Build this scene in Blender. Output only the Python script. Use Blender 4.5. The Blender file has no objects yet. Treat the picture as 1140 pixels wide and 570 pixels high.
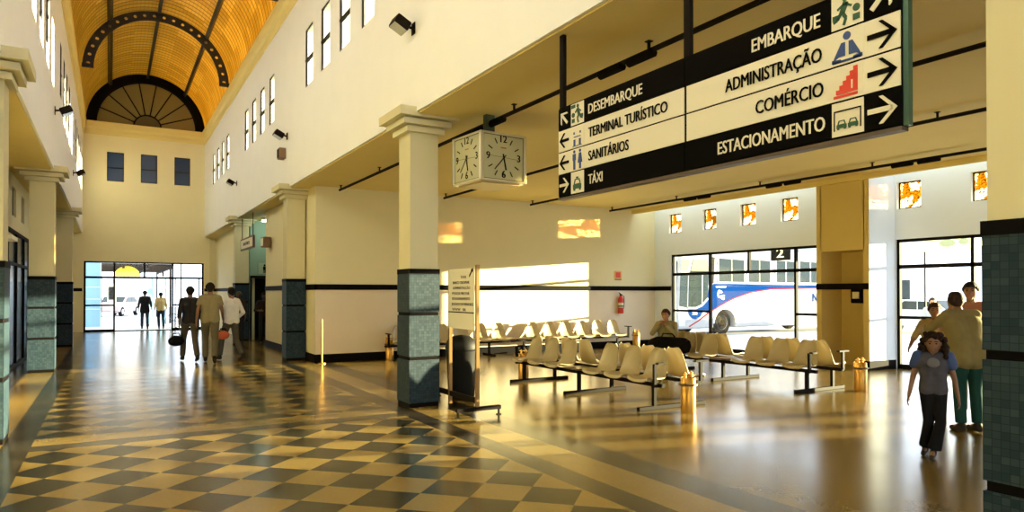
import bpy, bmesh, math, random
from mathutils import Vector, Matrix
random.seed(7)
SC = bpy.context.scene
COL = SC.collection
PI = math.pi

# ------------------------------------------------------------------ materials
MATS = {}
def mat(name, color, rough=.6, metal=0., noise=0., nscale=8., spec=.5, bump=0., emit=None, estr=0., coat=0.):
    if name in MATS: return MATS[name]
    m = bpy.data.materials.new(name); m.use_nodes = True
    nt = m.node_tree; b = nt.nodes['Principled BSDF']
    b.inputs['Base Color'].default_value = (*color, 1)
    b.inputs['Roughness'].default_value = rough
    b.inputs['Metallic'].default_value = metal
    b.inputs['Specular IOR Level'].default_value = spec
    if coat: b.inputs['Coat Weight'].default_value = coat
    if emit:
        b.inputs['Emission Color'].default_value = (*emit, 1); b.inputs['Emission Strength'].default_value = estr
    if noise or bump:
        tc = nt.nodes.new('ShaderNodeTexCoord'); n = nt.nodes.new('ShaderNodeTexNoise')
        n.inputs['Scale'].default_value = nscale; n.inputs['Detail'].default_value = 4
        nt.links.new(tc.outputs['Object'], n.inputs['Vector'])
        if noise:
            mx = nt.nodes.new('ShaderNodeMix'); mx.data_type = 'RGBA'
            mx.inputs['A'].default_value = (*[c * (1 - noise) for c in color], 1)
            mx.inputs['B'].default_value = (*[min(1, c * (1 + noise)) for c in color], 1)
            nt.links.new(n.outputs['Fac'], mx.inputs['Factor']); nt.links.new(mx.outputs['Result'], b.inputs['Base Color'])
        if bump:
            bp = nt.nodes.new('ShaderNodeBump'); bp.inputs['Strength'].default_value = bump; bp.inputs['Distance'].default_value = .02
            nt.links.new(n.outputs['Fac'], bp.inputs['Height']); nt.links.new(bp.outputs['Normal'], b.inputs['Normal'])
    MATS[name] = m
    return m

class NT:
    """small node helper"""
    def __init__(s, m): s.m = m; s.nt = m.node_tree
    def n(s, t, **k):
        x = s.nt.nodes.new(t)
        for a, v in k.items(): setattr(x, a, v)
        return x
    def l(s, a, b): s.nt.links.new(a, b)
    def math(s, op, a, b=None, c=None):
        x = s.n('ShaderNodeMath', operation=op)
        for i, v in enumerate((a, b, c)):
            if v is None: continue
            if isinstance(v, (int, float)): x.inputs[i].default_value = v
            else: s.l(v, x.inputs[i])
        return x.outputs[0]
    def mix(s, f, a, b):
        x = s.n('ShaderNodeMix', data_type='RGBA')
        for sock, v in (('Factor', f), ('A', a), ('B', b)):
            if isinstance(v, (tuple, list)): x.inputs[sock].default_value = (*v, 1)
            elif isinstance(v, (int, float)): x.inputs[sock].default_value = v
            else: s.l(v, x.inputs[sock])
        return x.outputs['Result']

def newmat(name):
    m = bpy.data.materials.new(name); m.use_nodes = True; MATS[name] = m
    return m, NT(m), m.node_tree.nodes['Principled BSDF']

def make_floor_mat():
    m, h, b = newmat('polished_terrazzo')
    g = h.n('ShaderNodeNewGeometry'); sp = h.n('ShaderNodeSeparateXYZ'); h.l(g.outputs['Position'], sp.inputs[0])
    X, Y = sp.outputs[0], sp.outputs[1]
    p = h.math('SUBTRACT', X, 3.32); q = h.math('SUBTRACT', Y, 5.69)
    u = h.math('FLOOR', h.math('DIVIDE', h.math('ADD', p, q), .585))
    v = h.math('FLOOR', h.math('DIVIDE', h.math('SUBTRACT', p, q), .585))
    odd = h.math('FLOORED_MODULO', h.math('ADD', u, v), 2.0)
    dark = h.math('LESS_THAN', odd, .5)
    def rng(v_, a, b_): return h.math('MULTIPLY', h.math('GREATER_THAN', v_, a), h.math('LESS_THAN', v_, b_))
    inside = rng(X, -.70, 3.335)
    ym = h.math('FLOORED_MODULO', h.math('SUBTRACT', Y, 8.42), 7.725)
    noband = h.math('GREATER_THAN', ym, .68)
    chk = h.math('MULTIPLY', h.math('MULTIPLY', dark, inside), noband)
    cross = h.math('MULTIPLY', h.math('LESS_THAN', ym, .27), inside)
    strips = h.math('ADD', rng(X, 3.335, 3.60), rng(X, -.965, -.70))
    wide = h.math('ADD', rng(X, 4.03, 4.42), rng(X, -1.8, -1.42))
    thin = h.math('MINIMUM', h.math('ADD', cross, strips), 1.)
    # stone mottling
    n1 = h.n('ShaderNodeTexNoise'); n1.inputs['Scale'].default_value = 1.1; n1.inputs['Detail'].default_value = 6; h.l(g.outputs['Position'], n1.inputs['Vector'])
    n2 = h.n('ShaderNodeTexNoise'); n2.inputs['Scale'].default_value = 38; n2.inputs['Detail'].default_value = 3; h.l(g.outputs['Position'], n2.inputs['Vector'])
    nn = h.math('ADD', h.math('MULTIPLY', n1.outputs['Fac'], .6), h.math('MULTIPLY', n2.outputs['Fac'], .4))
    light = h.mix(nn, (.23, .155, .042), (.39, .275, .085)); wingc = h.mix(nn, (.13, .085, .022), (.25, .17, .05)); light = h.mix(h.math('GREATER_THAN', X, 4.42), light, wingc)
    darkc = h.mix(nn, (.009, .009, .007), (.030, .027, .018))
    midc = h.mix(nn, (.03, .024, .016), (.075, .06, .04))
    c = h.mix(chk, light, darkc); c = h.mix(thin, c, midc); c = h.mix(wide, c, midc)
    h.l(c, b.inputs['Base Color'])
    rr = h.n('ShaderNodeMapRange'); rr.inputs['To Min'].default_value = .13; rr.inputs['To Max'].default_value = .27
    h.l(n1.outputs['Fac'], rr.inputs['Value']); h.l(rr.outputs[0], b.inputs['Roughness'])
    b.inputs['Specular IOR Level'].default_value = .75
    bp = h.n('ShaderNodeBump'); bp.inputs['Strength'].default_value = .12; bp.inputs['Distance'].default_value = .01
    n3 = h.n('ShaderNodeTexNoise'); n3.inputs['Scale'].default_value = 2.2; n3.inputs['Detail'].default_value = 3; h.l(g.outputs['Position'], n3.inputs['Vector'])
    h.l(n3.outputs['Fac'], bp.inputs['Height']); h.l(bp.outputs['Normal'], b.inputs['Normal'])
    return m

def make_tile_mat(name, c1, c2, grout, size=.05, rough=.2):
    m, h, b = newmat(name)
    g = h.n('ShaderNodeNewGeometry'); sp = h.n('ShaderNodeSeparateXYZ'); h.l(g.outputs['Position'], sp.inputs[0])
    a = h.math('DIVIDE', h.math('ADD', sp.outputs[0], sp.outputs[1]), size)
    z = h.math('DIVIDE', sp.outputs[2], size)
    def edge(v): return h.math('LESS_THAN', h.math('FRACT', v), .07)
    gr = h.math('MAXIMUM', edge(a), edge(z))
    cb = h.n('ShaderNodeCombineXYZ'); h.l(h.math('FLOOR', a), cb.inputs[0]); h.l(h.math('FLOOR', z), cb.inputs[1])
    wn = h.n('ShaderNodeTexWhiteNoise'); h.l(cb.outputs[0], wn.inputs['Vector'])
    col = h.mix(wn.outputs['Value'], c1, c2)
    h.l(h.mix(gr, col, grout), b.inputs['Base Color'])
    b.inputs['Roughness'].default_value = rough; b.inputs['Specular IOR Level'].default_value = .22
    bp = h.n('ShaderNodeBump'); bp.inputs['Strength'].default_value = .25; bp.inputs['Distance'].default_value = .003
    h.l(wn.outputs['Value'], bp.inputs['Height']); h.l(bp.outputs['Normal'], b.inputs['Normal'])
    return m

def make_vault_mat():
    m, h, b = newmat('amber_slats')
    g = h.n('ShaderNodeNewGeometry'); sp = h.n('ShaderNodeSeparateXYZ'); h.l(g.outputs['Position'], sp.inputs[0])
    X, Y, Z = sp.outputs
    ang = h.math('ARCTAN2', h.math('SUBTRACT', X, 1.365), h.math('SUBTRACT', Z, 8.72))
    s1 = h.math('FRACT', h.math('DIVIDE', Y, .30))
    seam = h.math('LESS_THAN', s1, .20)
    s2 = h.math('FRACT', h.math('DIVIDE', ang, .05))
    slat = h.math('MULTIPLY', h.math('LESS_THAN', s2, .16), .35)
    cb = h.n('ShaderNodeCombineXYZ'); h.l(h.math('FLOOR', h.math('DIVIDE', Y, .30)), cb.inputs[0]); h.l(h.math('FLOOR', h.math('DIVIDE', ang, .30)), cb.inputs[1])
    wn = h.n('ShaderNodeTexWhiteNoise'); h.l(cb.outputs[0], wn.inputs['Vector'])
    base = h.mix(wn.outputs['Value'], (.60, .38, .045), (.80, .56, .11))
    col = h.mix(h.math('MAXIMUM', seam, slat), base, (.26, .15, .02))
    h.l(col, b.inputs['Base Color']); b.inputs['Roughness'].default_value = .3
    tr = h.n('ShaderNodeBsdfTranslucent'); h.l(col, tr.inputs['Color'])
    mx = h.n('ShaderNodeMixShader'); mx.inputs[0].default_value = .28
    h.l(b.outputs[0], mx.inputs[1]); h.l(tr.outputs[0], mx.inputs[2])
    out = [n for n in h.nt.nodes if n.type == 'OUTPUT_MATERIAL'][0]; h.l(mx.outputs[0], out.inputs['Surface'])
    return m

def make_glass(name, tint=(1, 1, 1), refl=.08, rough=.02):
    m, h, b = newmat(name)
    t = h.n('ShaderNodeBsdfTransparent'); t.inputs[0].default_value = (*tint, 1)
    g = h.n('ShaderNodeBsdfGlossy'); g.inputs['Roughness'].default_value = rough
    lw = h.n('ShaderNodeLayerWeight'); lw.inputs[0].default_value = .25
    f = h.math('MULTIPLY', lw.outputs['Fresnel'], refl * 6)
    mx = h.n('ShaderNodeMixShader'); h.l(h.math('MINIMUM', f, .6), mx.inputs[0])
    h.l(t.outputs[0], mx.inputs[1]); h.l(g.outputs[0], mx.inputs[2])
    out = [n for n in h.nt.nodes if n.type == 'OUTPUT_MATERIAL'][0]; h.l(mx.outputs[0], out.inputs['Surface'])
    return m

def make_leaf_glass():
    """amber pressed glass of the small square windows"""
    m, h, b = newmat('amber_pattern_glass')
    tc = h.n('ShaderNodeTexCoord'); v = h.n('ShaderNodeTexVoronoi'); v.feature = 'DISTANCE_TO_EDGE'; v.inputs['Scale'].default_value = 9
    ns = h.n('ShaderNodeTexNoise'); ns.inputs['Scale'].default_value = 5
    h.l(tc.outputs['Object'], ns.inputs['Vector'])
    ad = h.n('ShaderNodeVectorMath', operation='ADD'); h.l(tc.outputs['Object'], ad.inputs[0]); h.l(ns.outputs['Color'], ad.inputs[1])
    h.l(ad.outputs[0], v.inputs['Vector'])
    edge = h.math('LESS_THAN', v.outputs['Distance'], .06)
    n2 = h.n('ShaderNodeTexNoise'); n2.inputs['Scale'].default_value = 4.5; h.l(tc.outputs['Object'], n2.inputs['Vector'])
    f = h.math('GREATER_THAN', n2.outputs['Fac'], .46)
    col = h.mix(f, (.55, .30, .04), (1., .95, .75)); col = h.mix(edge, col, (.08, .035, .008))
    t = h.n('ShaderNodeBsdfTransparent'); h.l(col, t.inputs[0])
    d = h.n('ShaderNodeBsdfTranslucent'); h.l(col, d.inputs[0])
    mx = h.n('ShaderNodeMixShader'); mx.inputs[0].default_value = .15; h.l(t.outputs[0], mx.inputs[1]); h.l(d.outputs[0], mx.inputs[2])
    out = [n for n in h.nt.nodes if n.type == 'OUTPUT_MATERIAL'][0]; h.l(mx.outputs[0], out.inputs['Surface'])
    return m

def make_fan():
    m, h, b = newmat('olive_frosted_glass')
    t = h.n('ShaderNodeBsdfTransparent'); t.inputs[0].default_value = (.5, .45, .25, 1)
    b.inputs['Base Color'].default_value = (.50, .45, .20, 1); b.inputs['Roughness'].default_value = .4
    d = h.n('ShaderNodeBsdfTranslucent'); d.inputs[0].default_value = (.4, .35, .15, 1)
    m1 = h.n('ShaderNodeMixShader'); m1.inputs[0].default_value = .5; h.l(b.outputs[0], m1.inputs[1]); h.l(d.outputs[0], m1.inputs[2])
    m2 = h.n('ShaderNodeMixShader'); m2.inputs[0].default_value = .78; h.l(t.outputs[0], m2.inputs[1]); h.l(m1.outputs[0], m2.inputs[2])
    out = [n for n in h.nt.nodes if n.type == 'OUTPUT_MATERIAL'][0]; h.l(m2.outputs[0], out.inputs['Surface'])
    return m
M_floor = make_floor_mat()
M_vault = make_vault_mat()
M_glass = make_glass('window_glass')
M_fan = make_fan()
M_leaf = make_leaf_glass()
M_upper = mat('cream_wall_paint', (.92, .93, .93), .75, noise=.03, nscale=2)
M_end = mat('end_wall_paint', (.91, .84, .56), .75, noise=.03, nscale=2)
M_corn = mat('cornice_paint', (.84, .70, .28), .7)
M_shaft = mat('column_paint', (.64, .59, .37), .7, noise=.03, nscale=3)
M_wing = mat('wing_wall_paint', (.80, .73, .46), .75, noise=.04, nscale=1.5)
M_dado = mat('pinkish_dado_paint', (.76, .66, .50), .6, noise=.05, nscale=1.5)
M_ceil = mat('wing_ceiling_paint', (.72, .58, .22), .85, noise=.05, nscale=1)
M_skycast = mat('window_wall_paint', (.76, .84, .96), .8, noise=.02, nscale=2)  # blue cast of the rooflight is put into this wall colour
M_ochre = mat('ochre_paint', (.62, .48, .17), .75, noise=.04, nscale=2)  # pilaster colour with the warm floor bounce painted in
M_teal = mat('teal_paint', (.28, .42, .33), .7)
M_black = mat('black_trim', (.006, .005, .005), .6, spec=.03)
M_frame = mat('dark_window_frame', (.010, .008, .007), .6, spec=.04)
M_steel = mat('dark_steel', (.010, .007, .005), .6, spec=.06)
M_tile = make_tile_mat('teal_mosaic', (.009, .024, .038), (.025, .046, .062), (.006, .012, .018), .038, .6)
M_outfl = mat('bright_paving', (.50, .51, .53), .8, noise=.06, nscale=1)
M_signw = mat('sign_ivory', (.80, .76, .60), .4)
M_signb = mat('sign_black', (.005, .0045, .004), .7, spec=.02)
M_navy = mat('sign_blue', (.03, .07, .26), .5)
M_signred = mat('sign_red', (.70, .05, .02), .5)
M_green = mat('sign_green', (.02, .09, .04), .5)
M_alu = mat('aluminium', (.70, .66, .50), .3, metal=.7)
M_brass = mat('amber_brass', (.62, .33, .06), .25, metal=.45)
M_seat = mat('cream_fibreglass', (.44, .36, .20), .42, noise=.04, nscale=4, coat=.2)
M_red = mat('extinguisher_red', (.55, .03, .02), .3)
M_white = mat('plain_white', (.85, .85, .82), .4)
M_chrome = mat('chrome', (.8, .8, .78), .12, metal=1)

# ------------------------------------------------------------------ mesh helpers
class MB:
    def __init__(s): s.v = []; s.f = []
    def add(s, vs, fs):
        o = len(s.v); s.v += [tuple(v) for v in vs]; s.f += [tuple(i + o for i in f) for f in fs]; return s
    def box(s, x0, x1, y0, y1, z0, z1):
        return s.add([(x0, y0, z0), (x1, y0, z0), (x1, y1, z0), (x0, y1, z0), (x0, y0, z1), (x1, y0, z1), (x1, y1, z1), (x0, y1, z1)],
                     [(0, 3, 2, 1), (4, 5, 6, 7), (0, 1, 5, 4), (1, 2, 6, 5), (2, 3, 7, 6), (3, 0, 4, 7)])
    def prism(s, pts, axis, a, b):
        """polygon pts (2-D) extruded along axis between a and b.  axis x: pts=(y,z); y: (x,z); z: (x,y)"""
        def P(p, t): return {'x': (t, p[0], p[1]), 'y': (p[0], t, p[1]), 'z': (p[0], p[1], t)}[axis]
        n = len(pts); vs = [P(p, a) for p in pts] + [P(p, b) for p in pts]
        fs = [tuple(range(n)), tuple(range(2 * n - 1, n - 1, -1))] + [(i, (i + 1) % n, n + (i + 1) % n, n + i) for i in range(n)]
        return s.add(vs, fs)
    def tube(s, pts, r, n=10, caps=True, flat=1.):
        pts = [Vector(p) for p in pts]; rs = r if isinstance(r, (list, tuple)) else [r] * len(pts)
        vs = []; up = None
        for i, p in enumerate(pts):
            d = (pts[min(i + 1, len(pts) - 1)] - pts[max(i - 1, 0)]).normalized()
            if up is None:
                up = Vector((0, 0, 1)) if abs(d.z) < .9 else Vector((1, 0, 0))
            a = d.cross(up).normalized(); b = a.cross(d).normalized(); up = b
            for k in range(n):
                t = 2 * PI * k / n; vs.append(p + (a * math.cos(t) + b * math.sin(t) * flat) * rs[i])
        fs = []
        for i in range(len(pts) - 1):
            for k in range(n):
                fs.append((i * n + k, i * n + (k + 1) % n, (i + 1) * n + (k + 1) % n, (i + 1) * n + k))
        if caps: fs += [tuple(range(n - 1, -1, -1)), tuple(range((len(pts) - 1) * n, len(pts) * n))]
        return s.add(vs, fs)
    def lathe(s, prof, n=24, c=(0, 0, 0), axis='z'):
        """profile (r, h) about an axis through c"""
        vs = []; 
        for r, hh in prof:
            for k in range(n):
                t = 2 * PI * k / n; a, b = r * math.cos(t), r * math.sin(t)
                p = {'z': (a, b, hh), 'y': (a, hh, b), 'x': (hh, a, b)}[axis]
                vs.append((c[0] + p[0], c[1] + p[1], c[2] + p[2]))
        m = len(prof); fs = []
        for i in range(m - 1):
            for k in range(n):
                fs.append((i * n + k, i * n + (k + 1) % n, (i + 1) * n + (k + 1) % n, (i + 1) * n + k))
        if prof[0][0] > 1e-5: fs.append(tuple(range(n - 1, -1, -1)))
        if prof[-1][0] > 1e-5: fs.append(tuple(range((m - 1) * n, m * n)))
        return s.add(vs, fs)
    def ell(s, c, r, n=14, m=9):
        vs = []; fs = []
        r = (r, r, r) if isinstance(r, (int, float)) else r
        for i in range(m + 1):
            ph = PI * i / m
            for k in range(n):
                t = 2 * PI * k / n
                vs.append((c[0] + r[0] * math.sin(ph) * math.cos(t), c[1] + r[1] * math.sin(ph) * math.sin(t), c[2] + r[2] * math.cos(ph)))
        for i in range(m):
            for k in range(n): fs.append((i * n + k, (i + 1) * n + k, (i + 1) * n + (k + 1) % n, i * n + (k + 1) % n))
        return s.add(vs, fs)
    def cap(s, p0, p1, r0, r1, n=12):
        """tapered capsule"""
        p0, p1 = Vector(p0), Vector(p1); d = (p1 - p0).normalized()
        pts = []; rs = []
        for t in (.98, .8, .5, .2): pts.append(p0 - d * r0 * t); rs.append(r0 * math.sqrt(1 - t * t))
        pts.append(p0); rs.append(r0); pts.append(p1); rs.append(r1)
        for t in (.2, .5, .8, .98): pts.append(p1 + d * r1 * t); rs.append(r1 * math.sqrt(1 - t * t))
        return s.tube(pts, rs, n)
    def loft(s, rings, n=20):
        """rings: (cx, cy, cz, rx, ry), elliptical horizontal sections"""
        vs = []
        for cx, cy, cz, rx, ry in rings:
            for k in range(n):
                t = 2 * PI * k / n; vs.append((cx + rx * math.cos(t), cy + ry * math.sin(t), cz))
        fs = []
        for i in range(len(rings) - 1):
            for k in range(n): fs.append((i * n + k, i * n + (k + 1) % n, (i + 1) * n + (k + 1) % n, (i + 1) * n + k))
        fs += [tuple(range(n - 1, -1, -1)), tuple(range((len(rings) - 1) * n, len(rings) * n))]
        return s.add(vs, fs)
    def sheet(s, grid, th):
        """closed shell around a grid of points (rows of equal length), thickness th along the normals"""
        R, C = len(grid), len(grid[0]); g = [[Vector(p) for p in row] for row in grid]
        nrm = []
        for i in range(R):
            for j in range(C):
                a = g[min(i + 1, R - 1)][j] - g[max(i - 1, 0)][j]; b = g[i][min(j + 1, C - 1)] - g[i][max(j - 1, 0)]
                nrm.append(a.cross(b).normalized())
        vs = [g[i][j] for i in range(R) for j in range(C)] + [g[i][j] + nrm[i * C + j] * th for i in range(R) for j in range(C)]
        o = R * C; fs = []
        for i in range(R - 1):
            for j in range(C - 1):
                a, b, c, d = i * C + j, i * C + j + 1, (i + 1) * C + j + 1, (i + 1) * C + j
                fs.append((a, b, c, d)); fs.append((o + d, o + c, o + b, o + a))
        for i in range(R - 1):
            fs.append((i * C, (i + 1) * C, o + (i + 1) * C, o + i * C)); k = C - 1
            fs.append(((i + 1) * C + k, i * C + k, o + i * C + k, o + (i + 1) * C + k))
        for j in range(C - 1):
            fs.append((j + 1, j, o + j, o + j + 1)); k = (R - 1) * C
            fs.append((k + j, k + j + 1, o + k + j + 1, o + k + j))
        return s.add(vs, fs)
    def xf(s, M):
        s.v = [tuple(M @ Vector(v)) for v in s.v]; return s
    def build(s, name, m, parent=None, smooth=False, bevel=0, segs=2, remesh=0, sm_it=0, loc=None):
        me = bpy.data.meshes.new(name); me.from_pydata(s.v, [], s.f); me.update()
        b = bmesh.new(); b.from_mesh(me); bmesh.ops.recalc_face_normals(b, faces=b.faces); b.to_mesh(me); b.free()
        me.materials.append(m)
        o = bpy.data.objects.new(name, me); COL.objects.link(o)
        if bevel:
            md = o.modifiers.new('bevel', 'BEVEL'); md.width = bevel; md.segments = segs; md.limit_method = 'ANGLE'; md.angle_limit = math.radians(35)
        if remesh:
            md = o.modifiers.new('r', 'REMESH'); md.mode = 'VOXEL'; md.voxel_size = remesh; md.use_smooth_shade = True
            if sm_it:
                md = o.modifiers.new('s', 'SMOOTH'); md.iterations = sm_it; md.factor = .5
            dg = bpy.context.evaluated_depsgraph_get(); dg.update()
            nm = bpy.data.meshes.new_from_object(o.evaluated_get(dg)); o.modifiers.clear(); o.data = nm
            if not nm.materials: nm.materials.append(m)
        if smooth: 
            for p in o.data.polygons: p.use_smooth = True
            if not remesh:
                try: o.data.set_sharp_from_angle(angle=math.radians(40))
                except Exception: pass
        if parent: o.parent = parent
        if loc: o.location = loc
        return o

def tag(o, label=None, cat=None, group=None, kind=None):
    if label: o['label'] = label
    if cat: o['category'] = cat
    if group: o['group'] = group
    if kind: o['kind'] = kind
    return o
def thing(name, label, cat, loc=(0, 0, 0), rz=0, group=None):
    o = bpy.data.objects.new(name, None); COL.objects.link(o); o.location = loc; o.rotation_euler = (0, 0, rz)
    o.empty_display_size = .1
    return tag(o, label, cat, group)
def struct_root(name, loc=(0, 0, 0)):
    o = bpy.data.objects.new(name, None); COL.objects.link(o); o.location = loc; o['kind'] = 'structure'; return o
def struct(name, mb, m, **k):
    o = mb.build(name, m, **k); o['kind'] = 'structure'; return o
def copy_tree(o, parent=None):
    c = o.copy(); COL.objects.link(c)
    if parent is not None: c.parent = parent
    for ch in list(o.children): copy_tree(ch, c)
    return c
def dup(root, loc, rz=None, label=None, group=None):
    c = copy_tree(root); c.location = loc
    if rz is not None: c.rotation_euler = (0, 0, rz)
    if label: c['label'] = label
    if group: c['group'] = group
    return c

def text_mb(txt, h, w=None, align='L', bold=.0, depth=.003):
    """text in its own plane: x right, y up, z towards the reader; cap height h; scaled to width w.  Origin at the left (or right) of the baseline"""
    cu = bpy.data.curves.new('t', 'FONT'); cu.body = txt; cu.size = h / .70; cu.extrude = depth / 2;  cu.resolution_u = 3
    o = bpy.data.objects.new('t', cu); COL.objects.link(o)
    dg = bpy.context.evaluated_depsgraph_get(); dg.update()
    me = bpy.data.meshes.new_from_object(o.evaluated_get(dg))
    vs = [v.co.copy() for v in me.vertices]; fs = [tuple(p.vertices) for p in me.polygons]
    bpy.data.objects.remove(o); bpy.data.curves.remove(cu); bpy.data.meshes.remove(me)
    x0 = min(v.x for v in vs); x1 = max(v.x for v in vs); k = (w / (x1 - x0)) if w else 1
    for v in vs:
        v.x = (v.x - x0) * k
        if align == 'R': v.x -= (x1 - x0) * k
        if align == 'C': v.x -= (x1 - x0) * k / 2
    mb = MB(); mb.add(vs, fs)
    if bold:
        for q in (-1, 1): mb.add([Vector((v.x + q * bold * h, v.y, v.z + q * .0003)) for v in vs], fs)
    return mb
FACE_MX = Matrix(((0, 0, -1, 0), (-1, 0, 0, 0), (0, 1, 0, 0), (0, 0, 0, 1)))     # text plane facing -X, read along -Y
FACE_MY = Matrix(((1, 0, 0, 0), (0, 0, -1, 0), (0, 1, 0, 0), (0, 0, 0, 1)))      # text plane facing -Y, read along +X

def wall_cells(mb, axis, a0, a1, s0, s1, z0, z1, holes):
    """solid wall between a0..a1 across `axis`, s0..s1 along, with rectangular holes (s0,s1,z0,z1)"""
    ss = sorted(set([s0, s1] + [v for h_ in holes for v in h_[:2] if s0 < v < s1])); zs = sorted(set([z0, z1] + [v for h_ in holes for v in h_[2:] if z0 < v < z1]))
    for i in range(len(ss) - 1):
        run = None
        for j in range(len(zs) - 1):
            cs, cz = (ss[i] + ss[i + 1]) / 2, (zs[j] + zs[j + 1]) / 2
            inh = any(h_[0] < cs < h_[1] and h_[2] < cz < h_[3] for h_ in holes)
            if not inh:
                if run is None: run = [zs[j], zs[j + 1]]
                else: run[1] = zs[j + 1]
            if (inh or j == len(zs) - 2) and run:
                if axis == 'x': mb.box(a0, a1, ss[i], ss[i + 1], *run)
                else: mb.box(ss[i], ss[i + 1], a0, a1, *run)
                run = None
    return mb

# ------------------------------------------------------------------ dimensions of the place
XR, XL = 3.60, -.96          # hall faces of the two column rows
CW = .46                     # column width
YA, SP = 8.95, 7.725         # nearest visible column, spacing
YF = 33.19                   # end wall
YW, XB, ZC = 15.87, 14.4, 4.08
YB = -8.0                    # open street end of the hall, behind the camera
ZS = 8.72                    # spring of the vault

# floor, outside ground
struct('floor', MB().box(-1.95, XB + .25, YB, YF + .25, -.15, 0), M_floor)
struct('ground', MB().box(-14, 60, YF + .25, 90, -.16, -.02).box(XB + .25, 70, YB - 25, YF + .25, -.2, -.06)
       .box(-14, XB + .25, YB - 25, YB, -.16, -.02), M_outfl)

# ---- right upper wall with clerestory
cl = []
for base in (10.5 - 2 * SP, 10.5 - SP, 10.5, 10.5 + SP, 10.5 + 2 * SP):
    for k in range(4): cl.append((base + 1.275 * k, base + 1.275 * k + .66))
cl = [c for c in cl if c[0] > YB + .5 and c[1] < YF - .5]
HZ = (6.03, 7.28)
struct('wall_right', wall_cells(MB(), 'x', XR + .02, XR + .24, YB, YF, 4.10, ZS, [(a, b, *HZ) for a, b in cl]), M_upper)
struct('wall_left', wall_cells(MB(), 'x', XL - .24, XL - .02, YB, YF, 4.10, ZS, [(a, b, *HZ) for a, b in cl]), M_upper)
wn = 0
def slim_window(xc, a, b, z0, z1):
    global wn; wn += 1
    r = struct_root('window_%d' % wn, (xc, (a + b) / 2, z0)); w = (b - a) / 2; h = z1 - z0
    f = MB()
    f.box(-.02, .02, -w, -w + .02, 0, h).box(-.02, .02, w - .02, w, 0, h).box(-.02, .02, -w, w, 0, .02).box(-.02, .02, -w, w, h - .02, h)
    f.box(-.03, .03, -w, w, h * .47 - .02, h * .47 + .02)
    f.build('window_frame', M_frame, r)
    MB().box(-.004, .004, -w + .035, w - .035, .03, h - .03).build('pane', M_glass, r)
for a, b in cl:
    if a > 8.9: slim_window(XR + .05, a, b, *HZ)
for a, b in cl:
    if a > 4: slim_window(XL - .05, a, b, *HZ)

# ---- end wall: door opening, three windows, fanlight
fanC, fanR = 1.365, 1.92
DOOR = (-.93, 3.60, 0, 2.93)
ew = [(-.13, .49, 6.30, 7.52), (1.12, 1.74, 6.32, 7.54), (2.41, 3.03, 6.33, 7.54)]
struct('wall_end', wall_cells(MB(), 'y', YF, YF + .22, XL - .9, XR + .24, 0, ZS, [DOOR] + ew), M_end)
# lunette above: ring between vault and fanlight
N = 40; vs = []; 
mb = MB(); pi_, po = [], []
for i in range(N + 1):
    t = PI * i / N; pi_.append((fanC + fanR * math.cos(t), ZS + fanR * math.sin(t))); po.append((fanC + 2.27 * math.cos(t), ZS + 2.27 * math.sin(t)))
for i in range(N):
    mb.prism([pi_[i], pi_[i + 1], po[i + 1], po[i]], 'y', YF, YF + .2)
struct('trim_1', mb, M_black)
r = struct_root('window_fanlight', (fanC, YF + .05, ZS)); r.name = 'window_%d' % (wn + 1); wn += 1
f = MB()
for i in range(1, 9):
    t = PI * i / 9
    f.tube([(.52 * math.cos(t), 0, .52 * math.sin(t)), (fanR * math.cos(t), 0, fanR * math.sin(t))], .026, 6)
f.tube([(.52 * math.cos(PI * i / 20), 0, .52 * math.sin(PI * i / 20)) for i in range(21)], .03, 6)
f.tube([(fanR * math.cos(PI * i / 30), 0, fanR * math.sin(PI * i / 30)) for i in range(31)], .06, 6)
f.build('window_frame', M_frame, r)
MB().prism([(.5 * math.cos(PI * i / 20), .5 * math.sin(PI * i / 20)) for i in range(21)], 'y', -.005, .005).build('boss', mat('boss_olive', (.10, .08, .03), .6), r)
MB().prism([(fanR * math.cos(PI * i / 30), fanR * math.sin(PI * i / 30)) for i in range(31)], 'y', .02, .03).build('pane', M_fan, r)
M_dkglass = mat('dark_blue_glass', (.015, .05, .14), .15, spec=.6)
for a, b, z0, z1 in ew:
    wn += 1; r = struct_root('window_%d' % wn, (a, YF + .04, z0)); w, h = b - a, z1 - z0
    f = MB().box(0, .03, -.03, .03, 0, h).box(w - .03, w, -.03, .03, 0, h).box(0, w, -.03, .03, 0, .03).box(0, w, -.03, .03, h - .03, h).box(0, w, -.03, .03, h * .47 - .02, h * .47 + .02)
    f.build('window_frame', M_frame, r); MB().box(.02, w - .02, .0, .01, .02, h - .02).build('pane', M_dkglass, r)
# the closed loft behind the end wall
struct('wall_loft', MB().box(XL - .24, XR + .24, 38, 38.2, 5, 11.2).box(XL - .24, XR + .24, YF + .22, 38, 5, 5.2).box(XL - .24, XL - .02, YF + .22, 38, 5.2, ZS).box(XR + .02, XR + .24, YF + .22, 38, 5.2, ZS), M_end)

struct('wall_street_end', wall_cells(MB(), 'y', YB - .2, YB, -2.0, XB, 0, 4.2, [(XL + .3, XR - .3, 0, 2.9), (5, 13, .9, 2.9)]), M_wing)
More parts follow.
